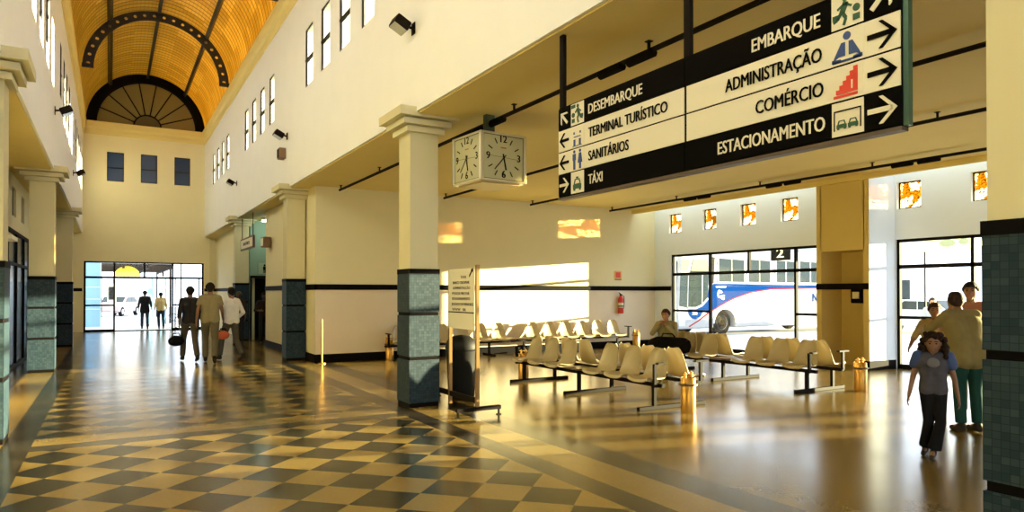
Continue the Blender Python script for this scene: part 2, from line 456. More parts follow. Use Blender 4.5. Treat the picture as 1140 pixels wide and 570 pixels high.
# ---- cornices
def cornice(name, x, sgn):
    # stepped profile in (x,z)
    p = [(x, 8.20), (x - sgn * .03, 8.20), (x - sgn * .05, 8.30), (x - sgn * .05, 8.40), (x - sgn * .11, 8.46), (x - sgn * .13, 8.60), (x - sgn * .13, 8.74), (x, 8.74)]
    struct(name, MB().prism(p, 'y', YB, YF), M_corn)
cornice('trim_2', XR + .03, 1); cornice('trim_3', XL - .03, -1)
p = [(YF + .01, 8.20), (YF - .03, 8.20), (YF - .05, 8.30), (YF - .05, 8.42), (YF - .11, 8.5), (YF - .13, 8.74), (YF + .01, 8.74)]
struct('trim_4', MB().prism([(a, b) for a, b in p], 'x', XL, XR), M_corn)

# ---- vault
mb = MB(); R1, R2 = 2.26, 2.30; NA = 48; ys = [YB, YF, 38.2]
for j in range(2):
    for i in range(NA):
        t0, t1 = PI * i / NA, PI * (i + 1) / NA
        q = [(fanC + R1 * math.cos(t0), ZS + R1 * math.sin(t0)), (fanC + R1 * math.cos(t1), ZS + R1 * math.sin(t1)), (fanC + R2 * math.cos(t1), ZS + R2 * math.sin(t1)), (fanC + R2 * math.cos(t0), ZS + R2 * math.sin(t0))]
        if j == 0: mb.prism(q, 'y', YB, 38.2)
struct('ceiling_vault', mb, M_vault)
# ceiling_vault gets a setting name
bpy.data.objects['ceiling_vault'].name = 'ceiling'
M_beam = mat('dark_steel_beam', (.022, .02, .022), .45, metal=.2)
for k, ang in enumerate((130, 90, 48)):
    t = math.radians(ang); r_ = 2.17
    b = MB().box(-.05, .05, YB, 38.0, -.07, .07)
    c = Matrix.Translation((fanC + r_ * math.cos(t), 0, ZS + r_ * math.sin(t))) @ Matrix.Rotation(-(t - PI / 2), 4, 'Y')
    b.xf(c); o = b.build('roof_purlin', M_beam)
    tag(o, ['dark steel purlin running under the left flank of the amber vault', 'dark steel purlin running along the crown of the amber vault', 'dark steel purlin running under the right flank of the amber vault'][k], 'beam', 'purlins under the vault')
M_hole = mat('pale_hole_light', (.72, .62, .40), .6)
def hoop(y, label):
    r = thing('arched_rib', label, 'arched beam', (fanC, y, ZS), group='perforated arched ribs of the vault')
    ro, ri = 2.13, 1.86; n = 22; rh = .052
    # web with round holes: each cell is a ring sector with a hole
    mb = MB(); seg = PI / n
    for c in range(n):
        ta, tb = seg * c, seg * (c + 1); tm = (ta + tb) / 2; rm = (ro + ri) / 2
        outer = []
        K = 4
        for i in range(K): outer.append((ro, ta + (tb - ta) * i / K))
        outer.append((ro, tb)); outer.append(((ro + ri) / 2, tb))
        for i in range(K + 1): outer.append((ri, tb - (tb - ta) * i / K))
        outer.append(((ro + ri) / 2, ta))
        op = [(a * math.cos(t), a * math.sin(t)) for a, t in outer]
        cx, cz = rm * math.cos(tm), rm * math.sin(tm)
        angs = [math.atan2(z - cz, x - cx) for x, z in op]
        inn = [(cx + rh * math.cos(a), cz + rh * math.sin(a)) for a in angs]
        m_ = len(op)
        vs = [(x, -.03, z) for x, z in op] + [(x, -.03, z) for x, z in inn] + [(x, .03, z) for x, z in op] + [(x, .03, z) for x, z in inn]
        fs = []
        for i in range(m_):
            j = (i + 1) % m_
            fs += [(i, j, m_ + j, m_ + i), (2 * m_ + i, 2 * m_ + j, 3 * m_ + j, 3 * m_ + i), (m_ + i, m_ + j, 3 * m_ + j, 3 * m_ + i)]
        for i in range(K): fs.append((i, i + 1, 2 * m_ + i + 1, 2 * m_ + i))
        for i in range(K + 2, 2 * K + 2): fs.append((i, i + 1, 2 * m_ + i + 1, 2 * m_ + i))
        mb.add(vs, fs)
    mb.build('web', M_beam, r)
    fl = MB()
    for rr in (ro, ri):
        fl.tube([(rr * math.cos(PI * i / 40), 0, rr * math.sin(PI * i / 40)) for i in range(41)], .022, 6)
    fl.build('flange', M_beam, r)
    for sx in (1, -1):
        MB().prism([(sx * 1.84, 0), (sx * 2.16, 0), (sx * 2.16, .12), (sx * 1.9, .12)], 'y', -.05, .05).build('foot', M_beam, r)
hoop(25.3, 'dark arched rib with round holes, the farther one over the hall')
hoop(17.2, 'dark arched rib with round holes, nearer one, foot showing at the top edge')

# ---- columns
def column(x, y, label, group, face=1):
    r = thing('column', label, 'column', (x, y, 0), group=group)
    w = CW / 2; s = w - .018
    MB().box(-s, s, -s, s, 1.9, 4.0).build('shaft', M_shaft, r)
    c = MB()
    for z0, z1 in ((.06, .66), (.71, 1.285), (1.33, 1.875)): c.box(-w, w, -w, w, z0, z1)
    c.build('tile_cladding', M_tile, r)
    b = MB()
    for z0, z1, e in ((0, .06, -.008), (.66, .71, -.012), (1.285, 1.33, -.012), (1.875, 1.945, .004)): b.box(-w - e, w + e, -w - e, w + e, z0, z1)
    b.build('trim_band', M_black, r)
    k = MB()
    for z0, z1, e in ((3.86, 3.935, .055), (3.95, 4.03, .13), (4.045, 4.165, .21)): k.box(-w - e, w + e, -w - e, w + e, z0, z1)
    k.box(-w - .02, w + .02, -w - .02, w + .02, 3.93, 4.05)
    k.build('capital', M_shaft, r)
    return r
rx, lx = XR + CW / 2, XL - CW / 2
gR, gL = 'right row of hall columns', 'left row of hall columns'
column(rx, YA - SP + CW / 2, 'big blue tiled column cut by the right edge of the photo', gR)
column(rx, YA + CW / 2, 'sunlit tiled column beside the waste bin and the upright notice board', gR)
column(rx, YA + SP + CW / 2, 'right row column with teal tiles at the corner of the seat wall', gR)
column(rx, YA + 2 * SP + CW / 2, 'right row column behind the walking men, small sign beside its shaft', gR)
column(lx, YA + CW / 2, 'left row column cut by the left edge of the photo', gL)
column(lx, YA + SP + CW / 2, 'left row column with sunlight on its tiles, shadow line across', gL)
column(lx, YA + 2 * SP + CW / 2, 'shaded left row column nearest the glass end doors', gL)

# ---- right wing
struct('ceiling_wing', MB().box(XR + .06, 13.62, YB, YF, ZC, ZC + .3).box(13.5, 13.62, YB, YW, 3.98, ZC), M_ceil)
bpy.data.objects['ceiling_wing'].name = 'ceiling.001'
struct('ceiling.002', MB().box(-2.0, XL - .06, YB, YF, ZC, ZC + .3), M_ceil)
# back wall with the long row of seats
struct('wall_seats', MB().box(4.08, XB + .2, YW, YW + .2, 1.8, 5.0).box(4.08, 4.28, YW + .2, 21.7, 0, ZC), M_wing)
struct('wall_seats_dado', MB().box(4.08, XB + .2, YW, YW + .2, 0, 1.68), M_dado)
struct('trim_5', MB().box(4.055, XB, YW - .02, YW + .02, 1.68, 1.81).box(4.055, 4.1, YW - .02, 21.7, 1.68, 1.81), M_black)
struct('baseboard_back', MB().box(4.055, XB, YW - .025, YW + .02, 0, .19).box(4.055, 4.1, YW - .02, 21.7, 0, .19), M_black)
# corridor recess with teal wall
struct('wall_corridor', wall_cells(MB(), 'y', 24.6, 24.8, 4.1, 9, 0, ZC, [(4.12, 5.3, 0, 2.2)]), M_teal)
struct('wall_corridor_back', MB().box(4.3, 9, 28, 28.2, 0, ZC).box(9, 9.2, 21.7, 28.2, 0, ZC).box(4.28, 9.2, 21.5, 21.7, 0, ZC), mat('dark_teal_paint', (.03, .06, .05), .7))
r = struct_root('door_1', (4.12, 24.68, 0))
MB().box(0, .05, -.1, .1, 0, 2.2).box(1.13, 1.18, -.1, .1, 0, 2.2).box(0, 1.18, -.1, .1, 2.12, 2.2).build('door_frame', M_frame, r)
# end wall behind the wing
struct('wall_wing_end', MB().box(XR + .24, 9.2, YF, YF + .22, 0, ZC).box(4.1, 4.3, 24.8, YF, 0, ZC), M_wing)
struct('trim_6', MB().box(XR + .02, 4.1, YF - .02, YF, 1.68, 1.81).box(4.08, 4.1, 24.8, YF, 1.68, 1.81).box(XL - .9, DOOR[0] - .05, YF - .02, YF + .02, 1.68, 1.81), M_black)

# ---- bus side wall (x = XB) with windows, squares
sq0 = [(14.74, 15.24), (13.39, 13.89), (12.06, 12.56), (10.79, 11.29)]
sq0 += [(7.87, 8.37), (6.42, 6.92), (5.1, 5.6), (3.78, 4.28), (.9, 1.4), (-.4, .1), (-1.7, -1.2)]
W1 = (9.75, 15.16, 0, 2.74); W2 = (2.2, 8.40, 0, 2.74); W3 = (-7.5, -6.5, .9, 2.74)
holes = [(a, b, 3.38, 3.95) for a, b in sq0] + [W1, W2, W3]
struct('wall_bus_side', wall_cells(MB(), 'x', XB, XB + .2, YB, YW + .2, 0, 5.0, holes), M_skycast)
# rooflight strip over the wall recess
struct('trim_7', MB().box(13.5, 13.62, YB, YW + .2, ZC + .3, 5.0), M_wing)
r = struct_root('window_%d' % (wn + 1), (0, 0, 5.0)); wn += 1
mb = MB()
for y in range(int(YB), 17, 2): mb.box(13.5, 14.6, y - .03, y + .03, 0, .05)
mb.build('window_frame', M_frame, r); MB().box(13.5, 14.6, YB, YW + .2, .05, .06).build('pane', M_glass, r)
for k, (a, b) in enumerate(sq0):
    wn += 1; r = struct_root('window_%d' % wn, (XB + .1, (a + b) / 2, 3.38)); w = (b - a) / 2
    f = MB().box(-.02, .02, -w, -w + .025, 0, .57).box(-.02, .02, w - .025, w, 0, .57).box(-.02, .02, -w, w, 0, .025).box(-.02, .02, -w, w, .545, .57)
    f.build('window_frame', M_frame, r); MB().box(-.004, .004, -w + .02, w - .02, .02, .55).build('pane', M_leaf, r)
def big_window(W, mull_lo, mull_hi, low):
    global wn; wn += 1; a, b, z0, z1 = W
    r = struct_root('window_%d' % wn, (XB + .08, a, 0)); L = b - a
    f = MB(); t = .06
    f.box(-.04, .04, 0, t, 0, z1).box(-.04, .04, L - t, L, 0, z1).box(-.04, .04, 0, L, z1 - t, z1).box(-.04, .04, 0, L, 2.12, 2.20).box(-.04, .04, 0, L, 0, .10)
    for m_ in mull_lo: f.box(-.04, .04, m_ - a - t / 2, m_ - a + t / 2, 0, 2.15)
    for m_ in mull_hi: f.box(-.04, .04, m_ - a - t / 2, m_ - a + t / 2, 2.15, z1)
    for c, d in low: f.box(-.035, .035, c - a, d - a, 1.06, 1.12)
    f.build('window_frame', M_frame, r)
    MB().box(-.004, .004, t, L - t, .1, z1 - t).build('pane', M_glass, r)
big_window(W1, [13.68, 10.91], [13.68, 12.33, 10.91], [(13.68, 15.16), (9.75, 10.91)])
big_window(W2, [6.92, 5.5, 3.9], [6.92, 5.5, 3.9], [(6.92, 8.40), (2.2, 3.9)])
struct('trim_8', MB().box(XB - .02, XB + .02, 15.16, YW, 1.68, 1.81), M_black)
struct('baseboard_right', MB().box(XB - .02, XB + .02, 15.16, YW, 0, .19), M_black)

# pilaster with an alcove (hollow), a slightly splayed near face
px0, px1, yn, yn2, yf = 13.6, XB, 8.50, 8.42, 9.72
mb = MB()
mb.prism([(px0, yn), (px1, yn2), (px1, yn2 + .12), (px0, yn + .12)], 'z', 0, 5.0)     # near cheek
mb.box(px0, px1, yf - .12, yf, 0, 5.0)                                        # far cheek
mb.box(px0, px0 + .12, yn + .1, yf - .1, 2.52, ZC)                              # lintel
mb.box(px1 - .08, px1, yn + .1, yf - .1, 0, 2.52)                               # back of the alcove
mb.box(px0 + .12, px1, yn + .1, yf - .1, 2.52, 2.6)
M_pil = M_ochre
cheek = MB().prism([(px0 + .002, yn - .004), (px1 - .002, yn2 - .004), (px1 - .002, yn2), (px0 + .002, yn)], 'z', .19, 1.68)
r = thing('pilaster', 'ochre pilaster with a dark telephone alcove beside the white sunlit wall face', 'pilaster', (0, 0, 0))
mb.build('shaft', M_pil, r)
MB().prism([(px0 + .004, yn - .008), (px1 - .002, yn2 - .008), (px1 - .002, yn2), (px0 + .004, yn)], 'z', 0.19, 5.0).build('plaster_face', M_skycast, r)
MB().box(px0 - .015, px0 + .02, yn, yf, 1.68, 1.81).build('trim_band', M_black, r)
MB().box(px0 + .02, px0 + .1, yn, yn + .12, 0, .19).prism([(px0 - .01, yn - .02), (px1, yn2 - .02), (px1, yn2), (px0 - .01, yn)], 'z', 0, .19).box(px0 - .015, px0, yn, yn + .12, 0, .19).build('plinth', M_black, r)
r = thing('payphone', 'dark wall telephone with pale keypad inside the ochre alcove', 'payphone', (px1 - .12, 9.12, 1.38))
MB().box(-.12, .02, -.16, .16, 0, .38).build('housing', M_signb, r, bevel=.02)
MB().box(-.13, -.115, -.05, .11, .10, .25).build('keypad', M_signw, r)
MB().tube([(-.15, -.12, .06), (-.17, -.12, .18), (-.15, -.12, .32)], [.03, .016, .03], 10).build('handset', M_black, r, smooth=True)

# ---- left wing wall with glazed entrance and slit windows
lw = [(17.42, 18.1, 3.22, 3.83), (19.15, 19.78, 3.22, 3.83), (20.7, 21.3, 3.22, 3.83)]
struct('wall_left_wing', wall_cells(MB(), 'x', -1.95, -1.75, YB, YF, 0, ZC, lw + [(15.6, 21.5, 0, 2.95)]), M_wing)
for a, b, z0, z1 in lw:
    wn += 1; r = struct_root('window_%d' % wn, (-1.82, a, z0)); w, h = b - a, z1 - z0
    MB().box(-.02, .02, 0, .03, 0, h).box(-.02, .02, w - .03, w, 0, h).box(-.02, .02, 0, w, 0, .03).box(-.02, .02, 0, w, h - .03, h).build('window_frame', M_frame, r)
    MB().box(-.005, .005, .02, w - .02, .02, h - .02).build('pane', M_dkglass, r)
r = struct_root('door_2', (-1.8, 15.6, 0))
f = MB()
for y in (0, 1.4, 2.9, 4.4, 5.84): f.box(-.04, .04, y, y + .06, 0, 2.95)
for z in (0, 2.2, 2.89): f.box(-.04, .04, 0, 5.9, z, z + .06)
f.build('door_frame', M_frame, r); MB().box(-.01, .0, .06, 5.84, .06, 2.9).build('pane', M_dkglass, r)
struct('trim_9', MB().box(-1.75, -1.73, YB, 15.6, 1.68, 1.81).box(-1.75, -1.73, 21.5, YF, 1.68, 1.81).box(-1.75, -1.73, YB, 15.6, 0, .19).box(-1.75, -1.73, 21.5, YF, 0, .19), M_black)
o = MB().box(0, .28, 0, .9, .0, .07).prism([(0, .07), (.28, .07), (.28, .02), (0, .30)], 'y', .42, .48).build('door_canopy', M_signw); o.location = (-1.75, 14.6, 2.55)
tag(o, 'small pale canopy bracket over the left glass entrance', 'canopy')

# ---- glass doors at the hall end
r = struct_root('door_3', (0, YF + .1, 0)); f = MB(); y0, y1 = -.05, .05
def V(x, z0, z1, w=.035): f.box(x - w, x + w, y0, y1, z0, z1)
V(DOOR[0] + .035, 0, 2.93); V(DOOR[1] - .035, 0, 2.93); V(.16, 0, 2.93); V(2.36, 0, 2.93); V(1.28, 2.28, 2.93)
f.box(DOOR[0], DOOR[1], y0, y1, 2.87, 2.93).box(DOOR[0], DOOR[1], y0, y1, 2.22, 2.31)
f.box(DOOR[0], .16, y0, y1, 1.06, 1.13).box(2.36, DOOR[1], y0, y1, 1.06, 1.13).box(DOOR[0], .16, y0, y1, 0, .09).box(2.36, DOOR[1], y0, y1, 0, .09).box(.16, 2.36, y0, y1, 0, .03)
V(2.47, 0, 2.25, .02); V(3.42, .1, 2.25, .02)
f.build('door_frame', M_frame, r)
MB().box(DOOR[0] + .07, .13, -.004, .004, .09, 2.22).box(2.4, DOOR[1] - .07, -.004, .004, .09, 2.22).box(DOOR[0] + .07, DOOR[1] - .07, -.004, .004, 2.31, 2.87).build('pane', M_glass, r)

# ================================================================== hanging direction sign
SX, SY0, SY1, SZ = 3.71, 5.44, 2.13, 2.52
sg = thing('hanging_direction_sign', 'long black and ivory direction sign hung from the ceiling over the seats', 'sign', (SX, SY0, 0))
L = SY0 - SY1; RH = .2115
MB().box(.012, .075, -L, 0, SZ - .01, SZ + 4 * RH + .01).build('sign_box', M_signb, sg, bevel=.004)
seam = SY0 - 3.755
def P(parent, name, pts, m, x=0., d=.004):
    """flat shape lying on the face of the sign: pts (s,t), s to the right as read"""
    return MB().prism([(-s, t) for s, t in pts], 'x', x - d, x).build(name, m, parent)
def rect(s0, s1, t0, t1): return [(s0, t0), (s1, t0), (s1, t1), (s0, t1)]
def circ(s, t, r, n=14, ry=None): return [(s + r * math.cos(2 * PI * i / n), t + (ry or r) * math.sin(2 * PI * i / n)) for i in range(n)]
def row_z(k): return SZ + (3 - k) * RH      # row 0 is the top one
g_ = .006
panels = []
for k in range(4):
    z = row_z(k)
    for side, (a, b) in enumerate(((0.0, seam - .008), (seam + .008, L))):
        m_ = M_signb if k in (0, 3) else M_signw
        panels.append(P(sg, 'panel', rect(a + g_, b - g_, z + g_, z + RH - g_), m_, .012, .008))
def arrow(parent, s, t, ang, size, m):
    c, s_ = math.cos(ang), math.sin(ang); w = size * .085
    shapes = [[(-size * .5, -w), (size * .36, -w), (size * .36, w), (-size * .5, w)],
              [(size * .5, 0), (size * .02, size * .46), (-size * .10, size * .46), (-size*.10+.0, size * .44), (size * .34, 0)],
              [(size * .5, 0), (size * .34, 0), (-size * .10, -size * .44), (-size * .10, -size * .46), (size * .02, -size * .46)]]
    mb = MB()
    for sh in shapes:
        pts = [(-(s + (x * c - y * s_)), t + (x * s_ + y * c)) for x, y in sh]
        mb.prism(pts, 'x', -.004, .002)
    return mb.build('arrow', m, parent)
aw = .21
zt = [row_z(k) + RH / 2 for k in range(4)]
arrow(sg, .105, zt[0], math.radians(135), .15, M_signw); arrow(sg, .105, zt[1], PI, .15, M_signb)
arrow(sg, .105, zt[2], PI, .15, M_signb); arrow(sg, .105, zt[3], 0, .15, M_signw)
ra = L - .105
arrow(sg, ra, zt[0], math.radians(45), .17, M_signw); arrow(sg, ra, zt[1], 0, .17, M_signb)
arrow(sg, ra, zt[2], 0, .17, M_signb); arrow(sg, ra, zt[3], 0, .17, M_signw)
def label(txt, k, s0, s1, m, h=.088):
    mb = text_mb(txt, h, abs(s1 - s0), 'L', .022, .004)
    mb.xf(Matrix.Translation((-.002, -s0, row_z(k) + RH / 2 - h / 2)) @ FACE_MX); mb.build('lettering', m, sg)
Y2S = lambda y: SY0 - y
label('DESEMBARQUE', 0, Y2S(4.95), Y2S(4.23), M_signw); label('TERMINAL TURÍSTICO', 1, Y2S(4.95), Y2S(3.94), M_signb)
label('SANITÁRIOS', 2, Y2S(4.95), Y2S(4.40), M_signb); label('TÁXI', 3, Y2S(4.95), Y2S(4.75), M_signw)
label('EMBARQUE', 0, Y2S(3.13), Y2S(2.62), M_signw); label('ADMINISTRAÇÃO', 1, Y2S(3.36), Y2S(2.61), M_signb)
label('COMÉRCIO', 2, Y2S(3.10), Y2S(2.60), M_signb); label('ESTACIONAMENTO', 3, Y2S(3.43), Y2S(2.59), M_signw)
def picto(s, k, m_bg=M_signw):
    z = row_z(k)
    p = P(sg, 'pictogram', rect(s - .1, s + .1, z + .006, z + RH - .006), m_bg, .005, .004)
    return p, s, z
def pshape(p, shapes, m, name):
    mb = MB()
    for sh in shapes: mb.prism([(-a, b) for a, b in sh], 'x', -.004, .003)
    mb.build(name, m, p)
def stroke(a, b, w):
    dx, dy = b[0] - a[0], b[1] - a[1]; l = math.hypot(dx, dy); nx, ny = -dy / l * w / 2, dx / l * w / 2
    return [(a[0] + nx, a[1] + ny), (a[0] - nx, a[1] - ny), (b[0] - nx, b[1] - ny), (b[0] + nx, b[1] + ny)]
lp, rp = .315, L - .315
# alighting / boarding passenger with case
def walker(p, s, z, fl):
    q = lambda a, b: (s + fl * a, z + b)
    sh = [circ(*q(-.01, .175), .017), stroke(q(-.005, .155), q(-.03, .095), .034), stroke(q(-.03, .10), q(-.005, .06), .02), stroke(q(-.005, .06), q(-.02, .02), .016),
          stroke(q(-.035, .10), q(-.06, .06), .018), stroke(q(-.06, .06), q(-.085, .05), .014), stroke(q(-.01, .145), q(.03, .12), .014), stroke(q(-.015, .145), q(-.06, .12), .012),
          [q(-.09, .06), q(-.05, .06), q(-.05, .09), q(-.09, .09)]]
    pshape(p, sh, M_green, 'walking_figure')
    pshape(p, [circ(*q(.06, .10), .022)], M_green, 'figure_head'); pshape(p, [[q(.04, .03), q(.08, .03), q(.08, .065), q(.04, .065)]], M_green, 'figure_case'); pshape(p, [[q(.03, .165), q(.09, .165), q(.09, .195), q(.03, .195)]], M_green, 'figure_step')
p, s, z = picto(lp, 0); walker(p, s, z, -1)
p, s, z = picto(rp, 0); walker(p, s, z, 1)
p, s, z = picto(lp, 1)
pshape(p, [rect(s - .055, s - .03, z + .02, z + .08), rect(s + .03, s + .055, z + .02, z + .08), rect(s - .055, s - .04, z + .13, z + .15), rect(s + .04, s + .055, z + .13, z + .15), rect(s - .07, s + .07, z + .018, z + .024), rect(s - .05, s + .05, z + .10, z + .108)], M_navy, 'gate_symbol')
p, s, z = picto(lp, 2)
pshape(p, [circ(s - .045, z + .18, .014), rect(s - .068, s - .022, z + .10, z + .16), rect(s - .060, s - .048, z + .015, z + .10), rect(s - .042, s - .030, z + .015, z + .10)], M_navy, 'man_symbol')
pshape(p, [circ(s + .045, z + .18, .014), [(s + .03, z + .16), (s + .06, z + .16), (s + .078, z + .07), (s + .012, z + .07)], rect(s + .033, s + .043, z + .015, z + .08), rect(s + .049, s + .059, z + .015, z + .08)], M_navy, 'woman_symbol')
def car(s, z, w):
    return [[(s - w, z + .25 * w), (s + w, z + .25 * w), (s + w, z + .9 * w), (s + .7 * w, z + 1.0 * w), (s - .7 * w, z + 1.0 * w), (s - w, z + .9 * w)],
            stroke((s - .75 * w, z + w), (s - .5 * w, z + 1.65 * w), .16 * w), stroke((s + .75 * w, z + w), (s + .5 * w, z + 1.65 * w), .16 * w),
            rect(s - .55 * w, s + .55 * w, z + 1.58 * w, z + 1.72 * w), rect(s - .9 * w, s - .5 * w, z, z + .28 * w), rect(s + .5 * w, s + .9 * w, z, z + .28 * w)]
p, s, z = picto(lp, 3)
pshape(p, car(s, z + .03, .062) + [rect(s - .015, s + .015, z + .14, z + .155)], M_green, 'taxi_symbol')
p, s, z = picto(rp, 1)
pshape(p, [circ(s, z + .165, .024), [(s - .035, z + .13), (s - .012, z + .13), (s - .012, z + .05), (s - .055, z + .05), (s - .088, z + .03), (s - .095, z + .02), (s - .075, z + .06)],
           [(s + .035, z + .13), (s + .012, z + .13), (s + .012, z + .05), (s + .055, z + .05), (s + .088, z + .03), (s + .095, z + .02), (s + .075, z + .06)],
           stroke((s - .095, z + .03), (s - .04, z + .025), .02), stroke((s + .095, z + .03), (s + .04, z + .025), .02), stroke((s - .09, z + .022), (s + .09, z + .022), .012)], M_navy, 'clerk_symbol')
p, s, z = picto(rp, 2)
st = [rect(s - .085, s + .065, z + .02, z + .035)]
for i in range(6): st.append(rect(s - .07 + i * .022, s + .065, z + .042 + i * .024, z + .042 + (i + 1) * .024 + .001))
pshape(p, st, M_signred, 'stairs_symbol')
pshape(p, [], M_signw, 'stair_mark') if 0 else MB().prism([(-a, b) for a, b in rect(s + .028, s + .036, z + .06, z + .11)], 'x', -.006, -.003).build('stair_mark', M_signw, p)
p, s, z = picto(rp, 3)
pshape(p, car(s - .036, z + .045, .031) + car(s + .036, z + .045, .031), M_green, 'cars_symbol')
pshape(p, [rect(s - .085, s - .08, z + .04, z + .155), rect(s + .08, s + .085, z + .04, z + .155), rect(s - .085, s + .085, z + .15, z + .157)], M_signb, 'shelter_symbol')
for y in (.03, seam, L + .03):
    MB().box(.02, .06, -y - (.0 if y > 3 else .03), -y + .03, SZ - .005 if y > 3 else SZ + 4 * RH, ZC).build('hanger', M_steel if y < 3 else mat('greenish_steel', (.06, .13, .10), .3, metal=.4), sg)
MB().box(.0, .07, -L - .0, 0, SZ - .03, SZ - .008).build('bottom_rail', mat('rail_brown', (.10, .07, .05), .4), sg)

# ================================================================== square clock
ck = thing('hanging_clock', 'white cube clock hung from the ceiling conduit, hands near 5:37', 'clock', (4.547, 8.37, 0), math.radians(4.8))
cw, cz0, cz1 = .375, 3.10, 3.76
MB().box(-cw + .02, cw - .02, -cw + .02, cw - .02, cz0 + .02, cz1 - .005).build('clock_body', M_alu, ck)
MB().box(-cw, cw, -cw, cw, cz0 - .0, cz0 + .03).box(-cw, cw, -cw, cw, cz1 - .03, cz1).box(-cw, -cw + .05, -cw, -cw + .05, cz0, cz1).box(cw - .05, cw, -cw, -cw + .05, cz0, cz1).box(-cw, -cw + .05, cw - .05, cw, cz0, cz1).box(cw - .05, cw, cw - .05, cw, cz0, cz1).build('clock_frame', M_alu, ck, bevel=.006)
MB().box(-cw + .07, cw - .07, -cw + .07, cw - .07, cz0 - .02, cz0 + .01).build('under_tray', mat('tray_tan', (.55, .42, .18), .5), ck)
zc = (cz0 + cz1) / 2; M_face = mat('clock_face', (.50, .49, .31), .15, coat=.5)
for kf in range(4):
    A = Matrix.Rotation(-PI / 2 * kf, 4, 'Z')
    def put(mb, name, m, parent): return mb.xf(A @ Matrix.Translation((0, -cw + .018, zc)) @ FACE_MY).build(name, m, parent)
    face = put(MB().box(-cw + .05, cw - .05, -.30, .30, -.002, .004), 'clock_dial', M_face, ck)
    h = .095
    for txt, x, y in (('12', 0, .205), ('3', .25, -.035), ('6', 0, -.27), ('9', -.25, -.035)):
        t = text_mb(txt, h, None, 'C', .03, .003); put(t.xf(Matrix.Translation((x, y, .006))), 'numeral', M_signb, face)
    for hh in (1, 2, 4, 5, 7, 8, 10, 11):
        a = math.radians(90 - 30 * hh); k = min(.255 / max(abs(math.cos(a)), abs(math.sin(a))), .285)
        put(MB().prism(stroke((math.cos(a) * (k - .075), math.sin(a) * (k - .075)), (math.cos(a) * k, math.sin(a) * k), .013), 'z', .004, .009), 'hour_mark', M_signb, face)
    put(MB().box(-.325, .325, .292, .302, .0, .012).box(-.325, .325, -.302, -.292, .0, .012).box(-.33, -.32, -.30, .30, 0, .012).box(.32, .33, -.30, .30, 0, .012), 'dial_gasket', mat('gasket_olive', (.10, .08, .03), .5), face)
    def hand(deg, l, w, tail, z0): 
        a = math.radians(90 - deg); return MB().prism(stroke((-math.cos(a) * tail, -math.sin(a) * tail), (math.cos(a) * l, math.sin(a) * l), w), 'z', z0, z0 + .003)
    put(hand(168, .17, .020, .05, .010), 'hour_hand', M_signb, face); put(hand(222, .225, .013, .05, .014), 'minute_hand', M_signb, face)
    put(hand(93, .24, .003, .22, .018), 'second_hand', M_signb, face)
    put(MB().prism(rect(-.045, .045, .125, .14), 'z', .004, .006), 'maker_mark', mat('mark_red', (.35, .08, .04), .5), face)
MB().box(-.07, .07, -.04, .04, cz1, ZC).build('hanger', mat('hanger_green', (.05, .07, .045), .5), ck)

# ================================================================== ceiling conduits with lamp fittings
def conduit(x, y0, y1, fit, label):
    r = thing('ceiling_conduit', label, 'light track', (x, 0, ZC), group='lamp conduits under the wing ceiling')
    MB().tube([(0, y0, -.10), (0, y1, -.10)], .028, 8).build('pipe', M_steel, r, smooth=True)
    y = y0 + .3
    while y < y1:
        MB().box(-.012, .012, y - .012, y + .012, -.10, 0).box(-.03, .03, y - .03, y + .03, -.008, 0).build('clip', M_steel, r); y += 2.6
    for f_ in fit:
        b = MB()
        for a, c in ((f_ - .42, f_ - .05), (f_ + .05, f_ + .42)): b.tube([(0, a, -.13), (0, c, -.13)], .048, 8)
        b.build('lamp_fitting', M_black, r, smooth=True)
conduit(4.56, -3, 15.6, [5.45, 8.4], 'ceiling conduit nearest the hall, passing above the cube clock')
conduit(7.2, -3, 15.6, [2.6, 9.2], 'ceiling conduit second from the hall, running behind the direction sign')
conduit(9.75, -3, 15.6, [5.95, 9.0, 11.6], 'ceiling conduit third from the hall, just under the sign edge')
conduit(12.45, -3, 15.6, [6.9, 9.7, 12.2], 'ceiling conduit farthest from the hall, in front of the square amber windows')

# ================================================================== seats
def seat_shell(parent, y, z0, sgn, along='y', x0=0.):
    """moulded bucket seat; faces sgn along x"""
    prof = [(.40, -.035, .19), (.385, .0, .205), (.33, .010, .215), (.2, -.008, .22), (.09, -.004, .22), (.03, .03, .215), (.0, .09, .21), (-.03, .2, .195), (-.055, .32, .165), (-.066, .38, .13), (-.07, .405, .09)]
    grid = []
    for (dx, dz, hw) in prof:
        row = []
        for j in range(9):
            t = -1 + 2 * j / 8; curl = .05 * abs(t) ** 3
            up = dx > .06
            row.append((x0 + sgn * (dx + (0 if up else curl)), y + t * hw, z0 + dz + (curl * .6 if up else 0)))
        grid.append(row)
    if sgn > 0: grid = [list(reversed(r_)) for r_ in grid]
    return MB().sheet(grid, -.014).build('seat_shell', M_seat, parent, smooth=True)

